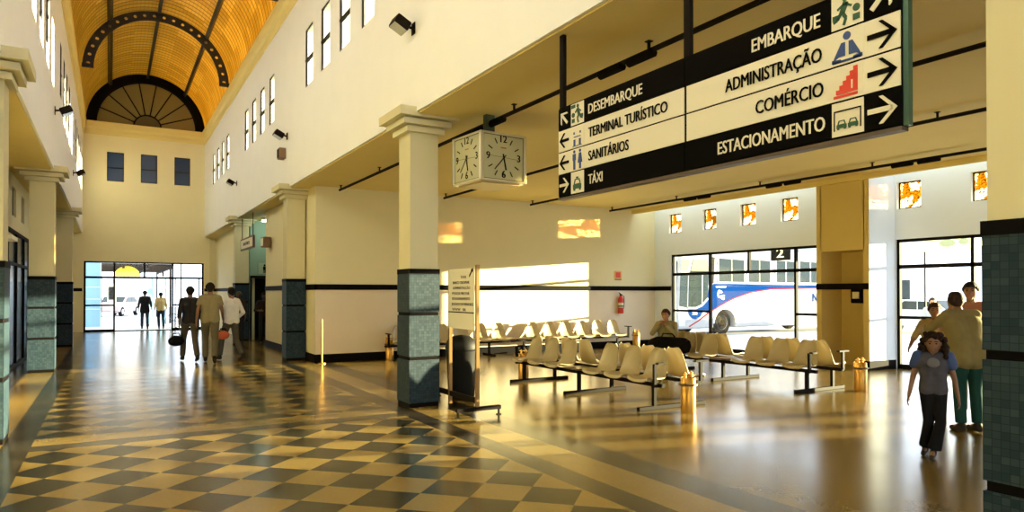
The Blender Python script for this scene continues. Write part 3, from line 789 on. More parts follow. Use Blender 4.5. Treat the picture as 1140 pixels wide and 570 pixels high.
def double_bench(label, loc):
    r = thing('back_to_back_bench', label, 'bench', loc, group='back-to-back rows of cream bucket seats')
    U = .53; zb = .37
    for s in (-1, 1):
        xb = s * .33
        MB().box(xb - .03, xb + .03, -1.88, 1.88, zb - .05, zb).build('beam', M_steel, r)
        for k in (-3, -2, -1, 1, 2, 3):
            seat_shell(r, k * U, zb + .05, s, x0=s * .16)
        MB().box(xb - .2, xb + .18, -.2, .2, zb + .03, zb + .055).box(xb - .02, xb + .02, -.1, .1, zb, zb + .03).build('side_table', mat('table_brown', (.16, .10, .05), .35), r, bevel=.01)
        for e in (-1.82, 1.82):
            MB().box(xb - .022 + s * .1, xb + .022 + s * .1, e - .02, e + .02, zb - .03, zb + .27).box(xb - .04 + s * .02, xb + .13 + s * .1 if s > 0 else xb + .06, e - .03, e + .03, zb + .26, zb + .285).box(min(xb, xb + s * .12), max(xb, xb + s * .12), e - .02, e + .02, zb - .045, zb - .01).build('armrest', M_steel, r)
        for fy in (-1.7, 0.05, 1.72):
            MB().box(xb - .025, xb + .025, fy - .025, fy + .025, .05, zb - .04).build('post', M_steel, r)
    for fy in (-1.7, 0.05, 1.72):
        MB().box(-.62, .62, fy - .03, fy + .03, 0, .055).build('foot_bar', M_steel, r, bevel=.006)
    return r
b1 = double_bench('near back-to-back cream seat bench standing in the sunlit floor', (6.79, 8.83, 0))
b2 = dup(b1, (10.05, 8.83, 0), label='farther back-to-back cream seat bench in front of the bus window')
def wall_bench(label, x0, seats, table, arm, feet, span):
    r = thing('wall_bench', label, 'bench', (x0, 15.45, 0), group='single rows of cream bucket seats along the wall')
    zb = .37
    MB().box(span[0] - x0, span[1] - x0, -.03, .03, zb - .05, zb).build('beam', M_steel, r)
    for s in seats:
        o = seat_shell(r, 0, zb + .05, -1, x0=.16)
        for v in o.data.vertices:           # turn the shell to face the room
            x, y = v.co.x, v.co.y; v.co.x, v.co.y = -y + (s - x0), x
    if table is not None: MB().box(table - x0 - .24, table - x0 + .2, -.22, .12, zb + .03, zb + .055).box(table - x0 - .02, table - x0 + .02, -.02, .02, zb, zb + .03).build('side_table', MATS['table_brown'], r, bevel=.01)
    MB().box(arm - x0 - .02, arm - x0 + .02, -.12, -.07, zb - .05, zb + .27).box(arm - x0 - .03, arm - x0 + .03, -.22, .05, zb + .26, zb + .285).box(arm - x0 - .02, arm - x0 + .02, -.1, .0, zb - .05, zb - .01).build('armrest', M_steel, r)
    for f_ in feet:
        MB().box(f_ - x0 - .025, f_ - x0 + .025, -.025, .025, .05, zb - .04).build('post', M_steel, r)
        MB().box(f_ - x0 - .03, f_ - x0 + .03, -.3, .3, 0, .055).build('foot_bar', M_steel, r)
wall_bench('cream seat row along the back wall, half hidden behind the sunlit column', 7.4, [6.05 + .54 * k for k in range(6)], None, 5.66, [6.3, 8.4], (5.6, 9.0))
wall_bench('cream seat row along the back wall ending below the fire extinguisher', 11.0, [9.8 + .55 * k for k in range(6)], 9.25, 12.93, [9.45, 11.0, 12.6], (9.05, 12.97))

# ================================================================== standing ash bins
def ash_bin(loc, label, rz=0):
    r = thing('ash_bin', label, 'ash bin', loc, rz, group='amber cylinder ash bins beside the seats')
    MB().lathe([(.098, 0), (.10, .01), (.10, .46), (.092, .47), (.092, .40), (0, .40)], 28).build('body', M_brass, r, smooth=True)
    MB().lathe([(.10, .36), (.125, .365), (.125, .385), (.10, .39)], 28).build('collar', mat('collar_brown', (.09, .05, .025), .35), r, smooth=True)
    for s in (-1, 1):
        MB().prism([(-.02, .44), (.02, .44), (.02, .53), (.0, .55), (-.02, .53)], 'x', s * .085 - .008, s * .085 + .008).build('side_tab', M_brass, r)
    MB().lathe([(.0, .50), (.075, .50), (.078, .515), (.0, .525)], 24).build('lid', M_brass, r, smooth=True)
ash_bin((6.71, 6.74, 0), 'amber ash bin standing at the near end of the closer seat bench', .3)
ash_bin((10.6, 6.78, 0), 'amber ash bin at the near end of the farther bench, by the pilaster', .2)
ash_bin((5.82, 15.72, 0), 'amber ash bin against the wall, left of the sunlit column', .1)
ash_bin((6.72, 11.0, 0), 'amber ash bin at the far end of the closer bench, behind its foot', .5)
ash_bin((13.3, 15.45, 0), 'amber ash bin in the back corner beside the seated person', .2)

# ================================================================== waste bin beside the column
r = thing('waste_bin', 'dark round waste bin with domed lid behind the notice board', 'waste bin', (4.62, 9.38, 0))
M_bin = mat('bin_black', (.006, .006, .006), .6, spec=.15)
MB().lathe([(.18, 0), (.2, .02), (.23, .72), (.24, .74), (.22, .75), (0, .75)], 28).build('body', M_bin, r, smooth=True)
MB().lathe([(.245, .75), (.25, .78), (.22, .88), (.13, .95), (0, .97)], 28).build('lid', M_bin, r, smooth=True)
MB().tube([(.245, -.03, .70), (.275, -.03, .76), (.26, -.03, .84)], .014, 8).tube([(.235, -.03, .2), (.245, -.03, .7)], .012, 8).build('handle', M_chrome, r, smooth=True)

# ================================================================== upright notice board on feet
nb = thing('notice_stand', 'upright notice board on long steel feet between column and benches', 'notice stand', (4.12, 7.90, 0))
M_post = mat('bronze_post', (.30, .17, .05), .3, metal=.5)
for y in (0, .82): MB().box(-.022, .022, y - .022, y + .022, .06, 1.97 if y == 0 else 1.93).build('post', M_post, nb)
MB().box(-.018, .018, 0, 1.9, .17, .24).build('crossbar', M_steel, nb)
for y in (0, 1.9): MB().box(-.30, .34, y - .03, y + .03, .075, .125).box(-.29, -.27, y - .012, y + .012, 0, .08).box(.31, .33, y - .012, y + .012, 0, .08).box(-.31, -.25, y - .02, y + .02, 0, .012).box(.29, .35, y - .02, y + .02, 0, .012).build('foot', M_steel, nb)
MB().box(-.018, .018, 1.88, 1.92, .1, .3).build('end_post', M_steel, nb)
bd = MB().box(-.034, -.022, .03, .80, 1.12, 1.93).build('board', mat('board_cream', (.78, .74, .58), .45), nb)
MB().box(-.037, -.033, .03, .80, 1.335, 1.35).build('divider', M_signb, bd)
for i, t in enumerate(('TAXI', 'BANCO CREDIMAR', 'ADMINISTRAÇÃO', 'POLICIA MILITAR', 'ESTACIONAMENTO', 'JUIZADO DE MENORES', 'WWW   BR')):
    w = (.16, .5, .52, .52, .54, .66, .42)[i]; h = .036
    mb = text_mb(t, h, w, 'L', .01, .002); y0 = (.42, .66, .66, .68, .68, .70, .68)[i]
    mb.xf(Matrix.Translation((-.036, y0, 1.80 - i * .073)) @ FACE_MX); mb.build('lettering', M_signb, bd)
MB().prism([(-a, b) for a, b in stroke((-.16, 1.82), (-.075, 1.91), .022)] , 'x', -.038, -.034).prism([(-a, b) for a, b in [(-.05, 1.93), (-.11, 1.915), (-.06, 1.87)]], 'x', -.038, -.034).build('arrow', M_signb, bd)

# ================================================================== fire extinguisher and its plate
r = thing('fire_extinguisher', 'red fire extinguisher hung on the back wall under the dark stripe', 'fire extinguisher', (13.0, YW - .09, 1.0))
MB().lathe([(.0, 0), (.07, .0), (.085, .03), (.085, .42), (.05, .50), (.03, .53), (0, .53)], 20).build('cylinder', M_red, r, smooth=True)
MB().box(-.02, .02, -.03, .03, .53, .58).tube([(-.01, 0, .58), (-.09, -.02, .62)], .012, 8).build('valve', M_black, r)
MB().tube([(.02, -.02, .55), (.09, -.04, .5), (.10, -.03, .3), (.095, -.02, .15)], .011, 8).build('hose', M_black, r, smooth=True)
MB().lathe([(.0865, .18), (.0865, .32)], 20).build('label_band', mat('label_ivory', (.7, .66, .5), .4), r, smooth=True)
MB().lathe([(.0875, .20), (.0875, .24)], 20).build('green_band', M_green, r)
r = MB().box(12.82, 13.10, YW - .012, YW - .001, 1.98, 2.26).build('extinguisher_plate', mat('plate_yellow', (.75, .42, .06), .4))
tag(r, 'small orange and yellow plate on the wall above the fire extinguisher', 'sign')
MB().box(12.87, 13.05, YW - .018, YW - .010, 2.06, 2.22).build('red_symbol', M_signred, r)
MB().box(12.85, 13.07, YW - .018, YW - .010, 1.99, 2.02).build('caption_bar', M_green, r)

# ================================================================== floodlights, loudspeaker and small signs on the hall walls
def flood(loc, face, label):
    r = thing('floodlight', label, 'floodlight', loc, 0, 'floodlights on the hall walls'); s = face
    A = Matrix.Rotation(-s * math.radians(28), 4, 'Y')
    MB().box(s * .0 - .012, .012, -.06, .06, -.08, .08).tube([(0, 0, 0), (s * .12, 0, .02)], .02, 8).build('bracket', M_steel, r)
    MB().box(-.11, .11, -.13, .13, -.07, .07).xf(Matrix.Translation((s * .2, 0, .02)) @ A).build('housing', M_steel, r, bevel=.02)
    MB().box(-.1, .1, -.11, .11, -.076, -.068).xf(Matrix.Translation((s * .2, 0, .02)) @ A).build('lens', mat('lamp_lens', (.5, .5, .45), .1), r)
flood((XR + .02, 8.85, 5.27), -1, 'dark floodlight nearest on the right upper wall, above the near column')
flood((XR + .02, 16.7, 5.33), -1, 'dark floodlight in the middle of the right upper wall')
flood((XR + .02, 24.2, 5.25), -1, 'dark floodlight farthest along the right upper wall')
flood((XL - .02, 16.6, 5.30), 1, 'dark floodlight nearest on the left upper wall')
flood((XL - .02, 24.6, 5.25), 1, 'small dark floodlight farther along the left upper wall')
o = MB().box(-.16, 0, -.13, .13, 0, .26).build('loudspeaker', mat('speaker_brown', (.22, .12, .06), .5), bevel=.02, loc=(XR + .02, 16.95, 4.82)); tag(o, 'small brown loudspeaker box on the right wall below a floodlight', 'loudspeaker')
MB().box(-.168, -.158, -.1, .1, .03, .23).build('grille', M_black, o)
o = MB().box(-.22, 0, -.2, .2, 0, .3).build('loudspeaker', MATS['speaker_brown'], bevel=.02, loc=(4.06, 21.0, 2.95)); tag(o, 'brown loudspeaker on the corridor wall edge behind the far columns', 'loudspeaker')
MB().box(-.228, -.218, -.16, .16, .04, .26).build('grille', M_signw, o)
# small hanging name sign by the third column
o = MB().box(-.03, .03, -1.15, 1.15, 0, .38).build('corridor_sign', mat('sign_brown', (.10, .04, .02), .4), loc=(3.78, 23.1, 3.0)); tag(o, 'small brown framed corridor sign beside the farthest right column', 'sign')
MB().box(-.036, -.028, -1.05, 1.05, .05, .33).build('sign_face', M_signw, o)
mb = text_mb('SANITÁRIOS', .10, 1.2, 'L', .01, .004); mb.xf(Matrix.Translation((-.038, .6, .14)) @ FACE_MX).build('lettering', M_signb, o)
MB().box(-.01, .01, -1.0, -.97, .38, 1.08).box(-.01, .01, .97, 1.0, .38, 1.08).build('hanger', M_steel, o)
o = MB().box(-.22, .22, -.02, .0, 0, .42).build('restroom_sign', M_teal, loc=(4.58, 24.59, 2.24)); tag(o, 'pale mens restroom plate over the dark corridor door', 'sign')
MB().box(-.2, .2, -.026, -.019, .02, .40).build('sign_face', mat('plate_green', (.45, .55, .40), .5), o)
MB().prism(circ(0, .32, .035), 'y', -.032, -.025).prism(rect(-.05, .05, .16, .28), 'y', -.032, -.025).prism(rect(-.035, -.005, .05, .17), 'y', -.032, -.025).prism(rect(.005, .035, .05, .17), 'y', -.032, -.025).build('man_symbol', M_signb, o)
r = thing('tube_lamp', 'lit fluorescent tube lamp on the corridor ceiling beyond the columns', 'lamp', (4.9, 23.6, ZC - .12))
MB().box(-.6, .6, -.08, .08, .06, .12).build('lamp_body', M_white, r)
MB().tube([(-.58, 0, .03), (.58, 0, .03)], .03, 10).build('tube', mat('lit_tube', (1, 1, 1), .5, emit=(.85, 1, .8), estr=14), r)
# barrier post at the corner of the seat wall
r = thing('barrier_post', 'thin brass barrier post at the corner of the seat wall', 'post', (4.16, 15.6, 0))
MB().lathe([(.09, 0), (.09, .015), (.02, .03), (.018, 1.0), (0, 1.02)], 16).build('pole', M_brass, r, smooth=True)

# ================================================================== coach outside
BX, BY = 18.35, 19.0
bus = thing('coach', 'white and blue coach parked nose-in beyond the wing window', 'bus', (BX, BY, -.06))
M_bus = mat('coach_white', (.28, .29, .31), .6, spec=0.); M_bblue = mat('coach_blue', (.004, .03, .13), .6, spec=0.); M_bred = mat('coach_red', (.25, .01, .015), .6, spec=0.)
M_bglass = mat('coach_glass', (.02, .03, .03), .03, spec=.25); M_tyre = mat('tyre', (.015, .015, .015), .9, spec=.05); M_bgrey = mat('coach_grey', (.35, .37, .36), .4)
def arch(cx, r_=.60, zb=.30):
    return [(cx + r_ * math.cos(PI - PI * i / 12), zb + .18 + r_ * .95 * math.sin(PI - PI * i / 12)) for i in range(13)]
W1x, W2x = 2.55, 9.2
prof = [(.10, .30), (W1x - .60, .30)] + arch(W1x) + [(W1x + .60, .30), (W2x - .6, .30)] + arch(W2x) + [(W2x + .6, .30), (12.2, .34), (12.35, 1.2), (12.25, 3.2), (12.0, 3.42), (.7, 3.42), (.35, 3.36), (.16, 3.05), (.04, 1.45), (.0, 1.0), (.0, .55)]
MB().prism(prof, 'y', 0, 2.5).build('body', M_bus, bus, bevel=.07, segs=3, smooth=True)
MB().box(.3, 12.1, .48, 2.0, .32, 1.1).build('underbody', M_black, bus)
def side(name, pts, m, off=.012, parent=bus): return MB().prism([(x - BX, z + .06) for x, z in pts], 'y', -off, .02).build(name, m, parent)
sw = [(20.02, 1.82), (20.3, 1.97), (22.15, 1.97), (24.14, 1.95), (26.5, 1.95), (30.3, 1.95), (30.3, 1.84), (26.57, 1.83), (25.13, 1.80), (23.63, 1.78), (22.9, 1.71), (22.39, 1.64), (21.8, 1.52), (21.32, 1.38), (20.9, 1.23), (20.52, 1.07), (20.01, .80), (19.7, .92), (19.46, 1.04), (19.6, 1.12), (19.9, 1.35)]
o = side('blue_stripe', sw, M_bblue)
side('blue_roundel', [(18.9, .98), (19.46, 1.04), (19.7, .92), (19.55, .70), (19.3, .60), (19.1, .65), (18.95, .8)], M_bblue)
red = [(18.96, .33), (19.46, .55), (20.01, .84), (20.5, 1.06), (20.97, 1.25), (21.4, 1.40), (22.39, 1.64), (23.63, 1.78), (25.1, 1.80), (26.6, 1.83), (30.2, 1.84)]
mb = MB()
for a, b in zip(red, red[1:]): mb.prism([(x - BX, z + .06) for x, z in stroke(a, b, .04)], 'y', -.016, .0)
mb.build('red_line', M_bred, bus)
# driver's window, windscreen
side('driver_window', [(18.98, 2.25), (18.93, 1.08), (19.3, 1.07), (19.62, 1.18), (19.93, 1.42), (20.0, 2.25), (19.95, 2.9), (19.2, 2.9)], M_bglass)
side('sill_curve', [(18.9, 1.08), (18.92, 1.0), (19.3, .99), (19.66, 1.1), (19.98, 1.36), (19.94, 1.44), (19.62, 1.18), (19.3, 1.07)], M_bus, .02)
for xa in (19.62,): side('window_bar', [(xa, 1.2), (xa + .03, 1.2), (xa + .06, 2.3), (xa + .03, 2.3)], M_bgrey, .02)
side('windscreen_wrap', [(18.47, 1.12), (18.86, 1.06), (18.92, 2.38), (18.53, 2.38)], M_bglass)
side('visor_wrap', [(18.55, 2.46), (18.93, 2.46), (18.99, 2.9), (18.60, 2.9)], mat('visor_ochre', (.42, .30, .14), .7, spec=0.), .014)
side('transom_panel', [(19.06, 2.46), (19.96, 2.46), (19.92, 2.9), (19.2, 2.9)], mat('visor_ochre', (.42, .30, .14), .4), .018)
side('rear_pillar', [(20.02, 1.9), (20.28, 2.0), (20.34, 3.0), (20.04, 3.02)], M_black)
w_ = MB().prism([(.03, 1.12), (.05, 1.47), (.14, 2.86), (.12, 2.87), (.03, 1.5), (.01, 1.14)], 'y', .12, 2.38); w_.v = [(x - .012, y, z) for x, y, z in w_.v]
w_.build('windscreen', M_bglass, bus)
MB().box(-.015, .03, .1, .5, .55, .80).box(-.015, .03, 2.0, 2.4, .55, .80).build('headlight', mat('headlight', (.75, .75, .7), .1), bus, bevel=.02)
MB().box(.1, .4, -.012, .02, .42, .78).build('side_lamp', M_bgrey, bus, bevel=.004)
xs = [(20.5, 22.05), (22.2, 23.6), (23.9, 25.2), (25.4, 26.9), (27.0, 28.5), (28.6, 30.1)]
for a, b in xs:
    q = side('side_window', [(a + .05, 2.06), (b - .03, 2.04), (b - .05, 2.93), (a, 2.97)], M_bglass)
    MB().box(a - BX, b - BX, -.02, .0, 2.06, 2.10).box(a - BX - .0, a - BX + .04, -.02, 0, 2.08, 3.02).box(b - BX - .04, b - BX, -.02, 0, 2.08, 3.0).box((a + b) / 2 - BX - .015, (a + b) / 2 - BX + .015, -.02, 0, 2.1, 3.0).build('window_frame', M_bgrey, q)
for wx in (W1x, W2x):
    for yy, s in ((.28, 1), (2.22, -1)):
        w_ = MB().lathe([(.26, -.13), (.46, -.13), (.50, -.09), (.50, .09), (.46, .13), (.26, .13)], 28, (wx, yy, .5), 'y').build('wheel', M_tyre, bus, smooth=True)
        MB().lathe([(0, -.13), (.10, -.13), (.12, -.07), (.22, -.07), (.28, -.135), (.28, .1), (0, .1)], 24, (wx, yy, .5), 'y').build('rim', mat('rim_grey', (.62, .62, .60), .3, metal=.4), w_, smooth=True)
        mb = MB()
        for k in range(8): mb.lathe([(0, -.142), (.02, -.142), (.02, -.06)], 8, (wx + .165 * math.cos(k * PI / 4), yy, .5 + .165 * math.sin(k * PI / 4)), 'y')
        mb.build('wheel_nuts', M_tyre, w_)
    mb = MB()
    A_ = arch(wx, .66); B_ = arch(wx, .59)
    for i in range(12): mb.prism([A_[i], A_[i + 1], B_[i + 1], B_[i]], 'y', -.02, .03)
    mb.build('wheel_arch', M_bgrey, bus)
# emblem: white curl on the blue
cx, cz = 20.62 - BX, 1.62
mb = MB(); 
for (ox, oz, rr) in ((0, 0, .15), (.17, -.12, .10), (-.05, .10, .07)):
    for i in range(10):
        a0, a1 = 2 * PI * i / 12 + .6, 2 * PI * (i + 1) / 12 + .6
        mb.prism([(cx + ox + rr * math.cos(a0), cz + oz + rr * math.sin(a0)), (cx + ox + rr * math.cos(a1), cz + oz + rr * math.sin(a1)), (cx + ox + rr * .5 * math.cos(a1), cz + oz + rr * .5 * math.sin(a1)), (cx + ox + rr * .5 * math.cos(a0), cz + oz + rr * .5 * math.sin(a0))], 'y', -.018, 0)
mb.box(20.4 - BX, 20.95 - BX, -.018, 0, 1.89, 1.93)
mb.build('emblem', M_white, bus)
t = text_mb('N', .36, None, 'L', .02, .01).xf(Matrix.Translation((26.30 - BX, -.012, 1.30)) @ FACE_MY); t.build('lettering', M_bblue, bus)
t = text_mb('288', .12, None, 'L', .02, .01).xf(Matrix.Translation((19.12 - BX, -.018, .84)) @ FACE_MY); t.build('fleet_number', M_white, bus)

# platform number
o = MB().box(-.02, .02, -.31, .31, -.25, .17).build('platform_sign', M_signb, loc=(16.0, 12.55, 2.76)); tag(o, 'black platform sign with figure 2 hanging outside the wing window', 'sign')
text_mb('2', .24, .22, 'C', .03, .006).xf(Matrix.Translation((-.024, 0, -.17)) @ FACE_MX).build('figure', mat('figure_yellow', (.85, .80, .45), .4), o)
MB().box(-1.45, .03, -.03, .03, .55, .62).box(-.02, .02, -.2, -.17, .17, .6).box(-.02, .02, .17, .2, .17, .6).build('bracket_arm', M_steel, o)

# cars and pillar beyond the second window
def parked_car(loc, rz, m, label):
    r = thing('parked_car', label, 'car', loc, rz, 'cars parked outside')
    body = [(-2.1, .35), (-2.15, .75), (-1.9, .92), (-1.0, .98), (-.45, 1.38), (.9, 1.40), (1.6, 1.0), (2.1, .92), (2.15, .4), (1.85, .3), (-1.85, .3)]
    MB().prism(body, 'y', -.82, .82).build('body', m, r, bevel=.08, segs=3, smooth=True)
    MB().prism([(-.85, 1.0), (-.42, 1.32), (.2, 1.34), (.2, 1.0)], 'y', -.835, .835).prism([(.26, 1.0), (.26, 1.34), (.85, 1.34), (1.35, 1.0)], 'y', -.835, .835).build('side_window', M_bglass, r)
    MB().prism([(-1.03, .98), (-.98, 1.0), (-.47, 1.36), (-.50, 1.38)], 'y', -.7, .7).build('windscreen', M_bglass, r)
    for x in (-1.35, 1.35):
        for y in (-.74, .74):
            w = MB().lathe([(0, -.1), (.31, -.1), (.33, -.07), (.33, .07), (.31, .1), (0, .1)], 20, (x, y, .33), 'y').build('wheel', M_tyre, r, smooth=True)
            MB().lathe([(0, -.11), (.19, -.11), (.19, .11), (0, .11)], 16, (x, y, .33), 'y').build('rim', MATS['rim_grey'], w)
parked_car((24.5, 9.6, -.06), 1.25, M_bus, 'white car parked outside the right window, nearest the glass')
parked_car((29.0, 15.2, -.06), 1.35, mat('car_silver', (.55, .58, .60), .25, metal=.3), 'silver car parked farther outside, partly behind the walking adults')
parked_car((32.5, 10.6, -.06), 1.6, M_bgrey, 'grey car parked farthest outside beyond the pale pillar')
r = thing('outdoor_pillar', 'tan outdoor pillar seen through the right window', 'pillar', (20.5, 7.95, -.06))
MB().box(-.25, .25, -.25, .25, 0, 4.0).build('shaft', mat('pillar_tan', (.42, .33, .20), .7), r); MB().box(-.32, .32, -.32, .32, 0, .3).box(-.3, .3, -.3, .3, 3.9, 4.1).build('base', M_wing, r)
o = MB().box(-.02, .02, -.62, .62, 0, .42).build('advert_board', mat('board_straw', (.62, .55, .22), .5), loc=(19.0, 9.7, 2.72)); tag(o, 'straw coloured outdoor board with dark smudged picture above the cars', 'board')
MB().prism(circ(.0, .2, .2, 14, .1), 'x', -.03, -.015).prism(circ(-.4, .22, .12, 12, .08), 'x', -.03, -.015).build('picture', mat('picture_olive', (.14, .16, .09), .6), o)
MB().box(-.02, .02, -.6, -.56, -2.78, 0).box(-.02, .02, .56, .6, -2.78, 0).build('post', M_steel, o)
struct('wall_platform_pier', MB().box(29.7, 30.3, 8.0, 8.95, -.06, 6), M_wing)  # unseen block added outside to shade the left part of the seat wall
r = thing('station_building', 'long pale building closing the bus yard', 'building', (48, 55, -.06))
mb = wall_cells(MB(), 'x', 0, .4, -30, 30, 0, 5, [(-28 + 4 * k, -26 + 4 * k, 1.2, 2.6) for k in range(14)]); mb.box(.4, 10, -30, 30, 0, .2).build('wall', M_white, r)
MB().box(-.8, 10, -30.5, 30.5, 5, 5.4).build('roof', M_bgrey, r); MB().box(.2, .25, -30, 30, 1.1, 2.7).build('window_band', M_bglass, r)

# ================================================================== walkway beyond the end doors
M_sky = mat('pale_blue_panel', (.30, .55, .86), .5)
def blue_panel(x0, x1, y, z1, label):
    r = thing('blue_gate_panel', label, 'panel', (0, y, -.02), group='pale blue panels beyond the end doors')
    MB().box(x0, x1, -.03, .03, .12, z1).build('sheet', M_sky, r)
    f = MB()
    for z in (.1, .9, 1.35, 1.88, z1): f.box(x0 - .03, x1 + .03, -.05, .05, z, z + .025)
    f.box(x0 - .03, x0, -.05, .05, 0, z1).box(x1, x1 + .03, -.05, .05, 0, z1).build('panel_frame', M_white, r)
blue_panel(-.93, -.36, 35.6, 3.3, 'wide pale blue panel outside the left glass pane')
blue_panel(1.62, 1.86, 38.5, 2.4, 'narrow blue panel between the two walkers outside')
blue_panel(2.08, 2.36, 37.0, 2.4, 'narrow blue panel at the right side of the open doorway')
r = thing('trellis_canopy', 'dark slatted trellis canopy over the outdoor walkway', 'canopy', (0, 0, 0))
mb = MB()
for k in range(26):
    y = 40 + k * .5; mb.box(-.6, 2.9, y, y + .12, 3.02, 3.12)
mb.build('slats', M_steel, r)
mb = MB()
for x in (-.5, .6, 1.7, 2.8): mb.box(x - .05, x + .05, 39.8, 53.5, 2.9, 3.02)
mb.build('rafters', M_steel, r)
for x in (-.5, 2.8):
    for y in (41, 47, 53): MB().box(x - .05, x + .05, y - .05, y + .05, -.02, 3.0).build('post', M_steel, r)
o = MB().prism([(.55 * math.cos(PI * i / 20), .42 * math.sin(PI * i / 20)) for i in range(21)], 'y', -.04, .04).build('yellow_arch_sign', mat('sign_yellow', (.75, .62, .05), .5), loc=(.78, 41.0, 2.60)); tag(o, 'yellow half-round sign under the trellis outside', 'sign')
MB().box(-.6, .6, -.05, .05, -.12, 0).build('base_bar', mat('bar_orange', (.6, .25, .06), .5), o); MB().box(-.6, -.55, -.03, .03, -2.6, -.1).box(.55, .6, -.03, .03, -2.6, -.1).build('post', M_white, o)
o = MB().box(-.6, .6, -.03, .03, 0, .30).build('notice_banner', mat('banner_grey', (.30, .32, .34), .5), loc=(.72, 41.4, 2.05)); tag(o, 'grey banner below the yellow half-round sign', 'banner'); MB().box(-.6, -.56, -.02, .02, -2.07, 0).box(.56, .6, -.02, .02, -2.07, 0).build('post', M_white, o)
parked_car((.5, 57, -.02), 1.2, mat('car_pinkish', (.60, .38, .34), .3), 'reddish car parked under the far trellis beyond the doors')
o = MB().box(-.18, .18, -.05, .05, 0, .85).build('grey_cabinet', M_bgrey, loc=(.08, 36.4, 1.2)); tag(o, 'small grey box on a post outside the left pane', 'box'); MB().box(-.03, .03, -.03, .03, -1.2, 0).build('post', M_bgrey, o); MB().box(-.12, .12, -.06, -.045, .1, .7).build('front_panel', M_black, o)
r = thing('bollard_pole', 'tall dark pole outside behind the right glass pane', 'pole', (3.0, 37.0, -.02)); MB().lathe([(.08, 0), (.03, .05), (.03, 3.4), (0, 3.4)], 10).build('shaft', M_steel, r)

# bicycle
def bicycle(loc, rz):
    r = thing('bicycle', 'blue grey bicycle leaning outside the right glass pane', 'bicycle', loc, rz)
    for x in (-.52, .52):
        w = MB().tube([(x + .33 * math.cos(2 * PI * i / 28), 0, .34 + .33 * math.sin(2 * PI * i / 28)) for i in range(29)], .016, 6, caps=False).build('wheel', M_tyre, r)
        mb = MB()
        for i in range(8): mb.tube([(x, 0, .34), (x + .33 * math.cos(PI * i / 4), 0, .34 + .33 * math.sin(PI * i / 4))], .004, 4)
        mb.build('spokes', M_chrome, w)
    MB().tube([(-.52, 0, .34), (-.15, 0, .82), (.38, 0, .85), (.0, 0, .32), (-.15, 0, .82)], .016, 6).tube([(-.52, 0, .34), (0, 0, .32)], .013, 6).tube([(.52, 0, .34), (.38, 0, .85), (.36, 0, 1.0)], .016, 6).build('frame', mat('bike_blue', (.08, .22, .40), .3), r)
    MB().tube([(.36, -.25, 1.02), (.36, .25, 1.02)], .013, 6).build('handlebar', M_black, r)
    MB().ell((-.17, 0, .92), (.13, .07, .03)).tube([(-.15, 0, .82), (-.17, 0, .92)], .012, 6).build('saddle', M_black, r)
bicycle((3.05, 35.2, -.02), .05)

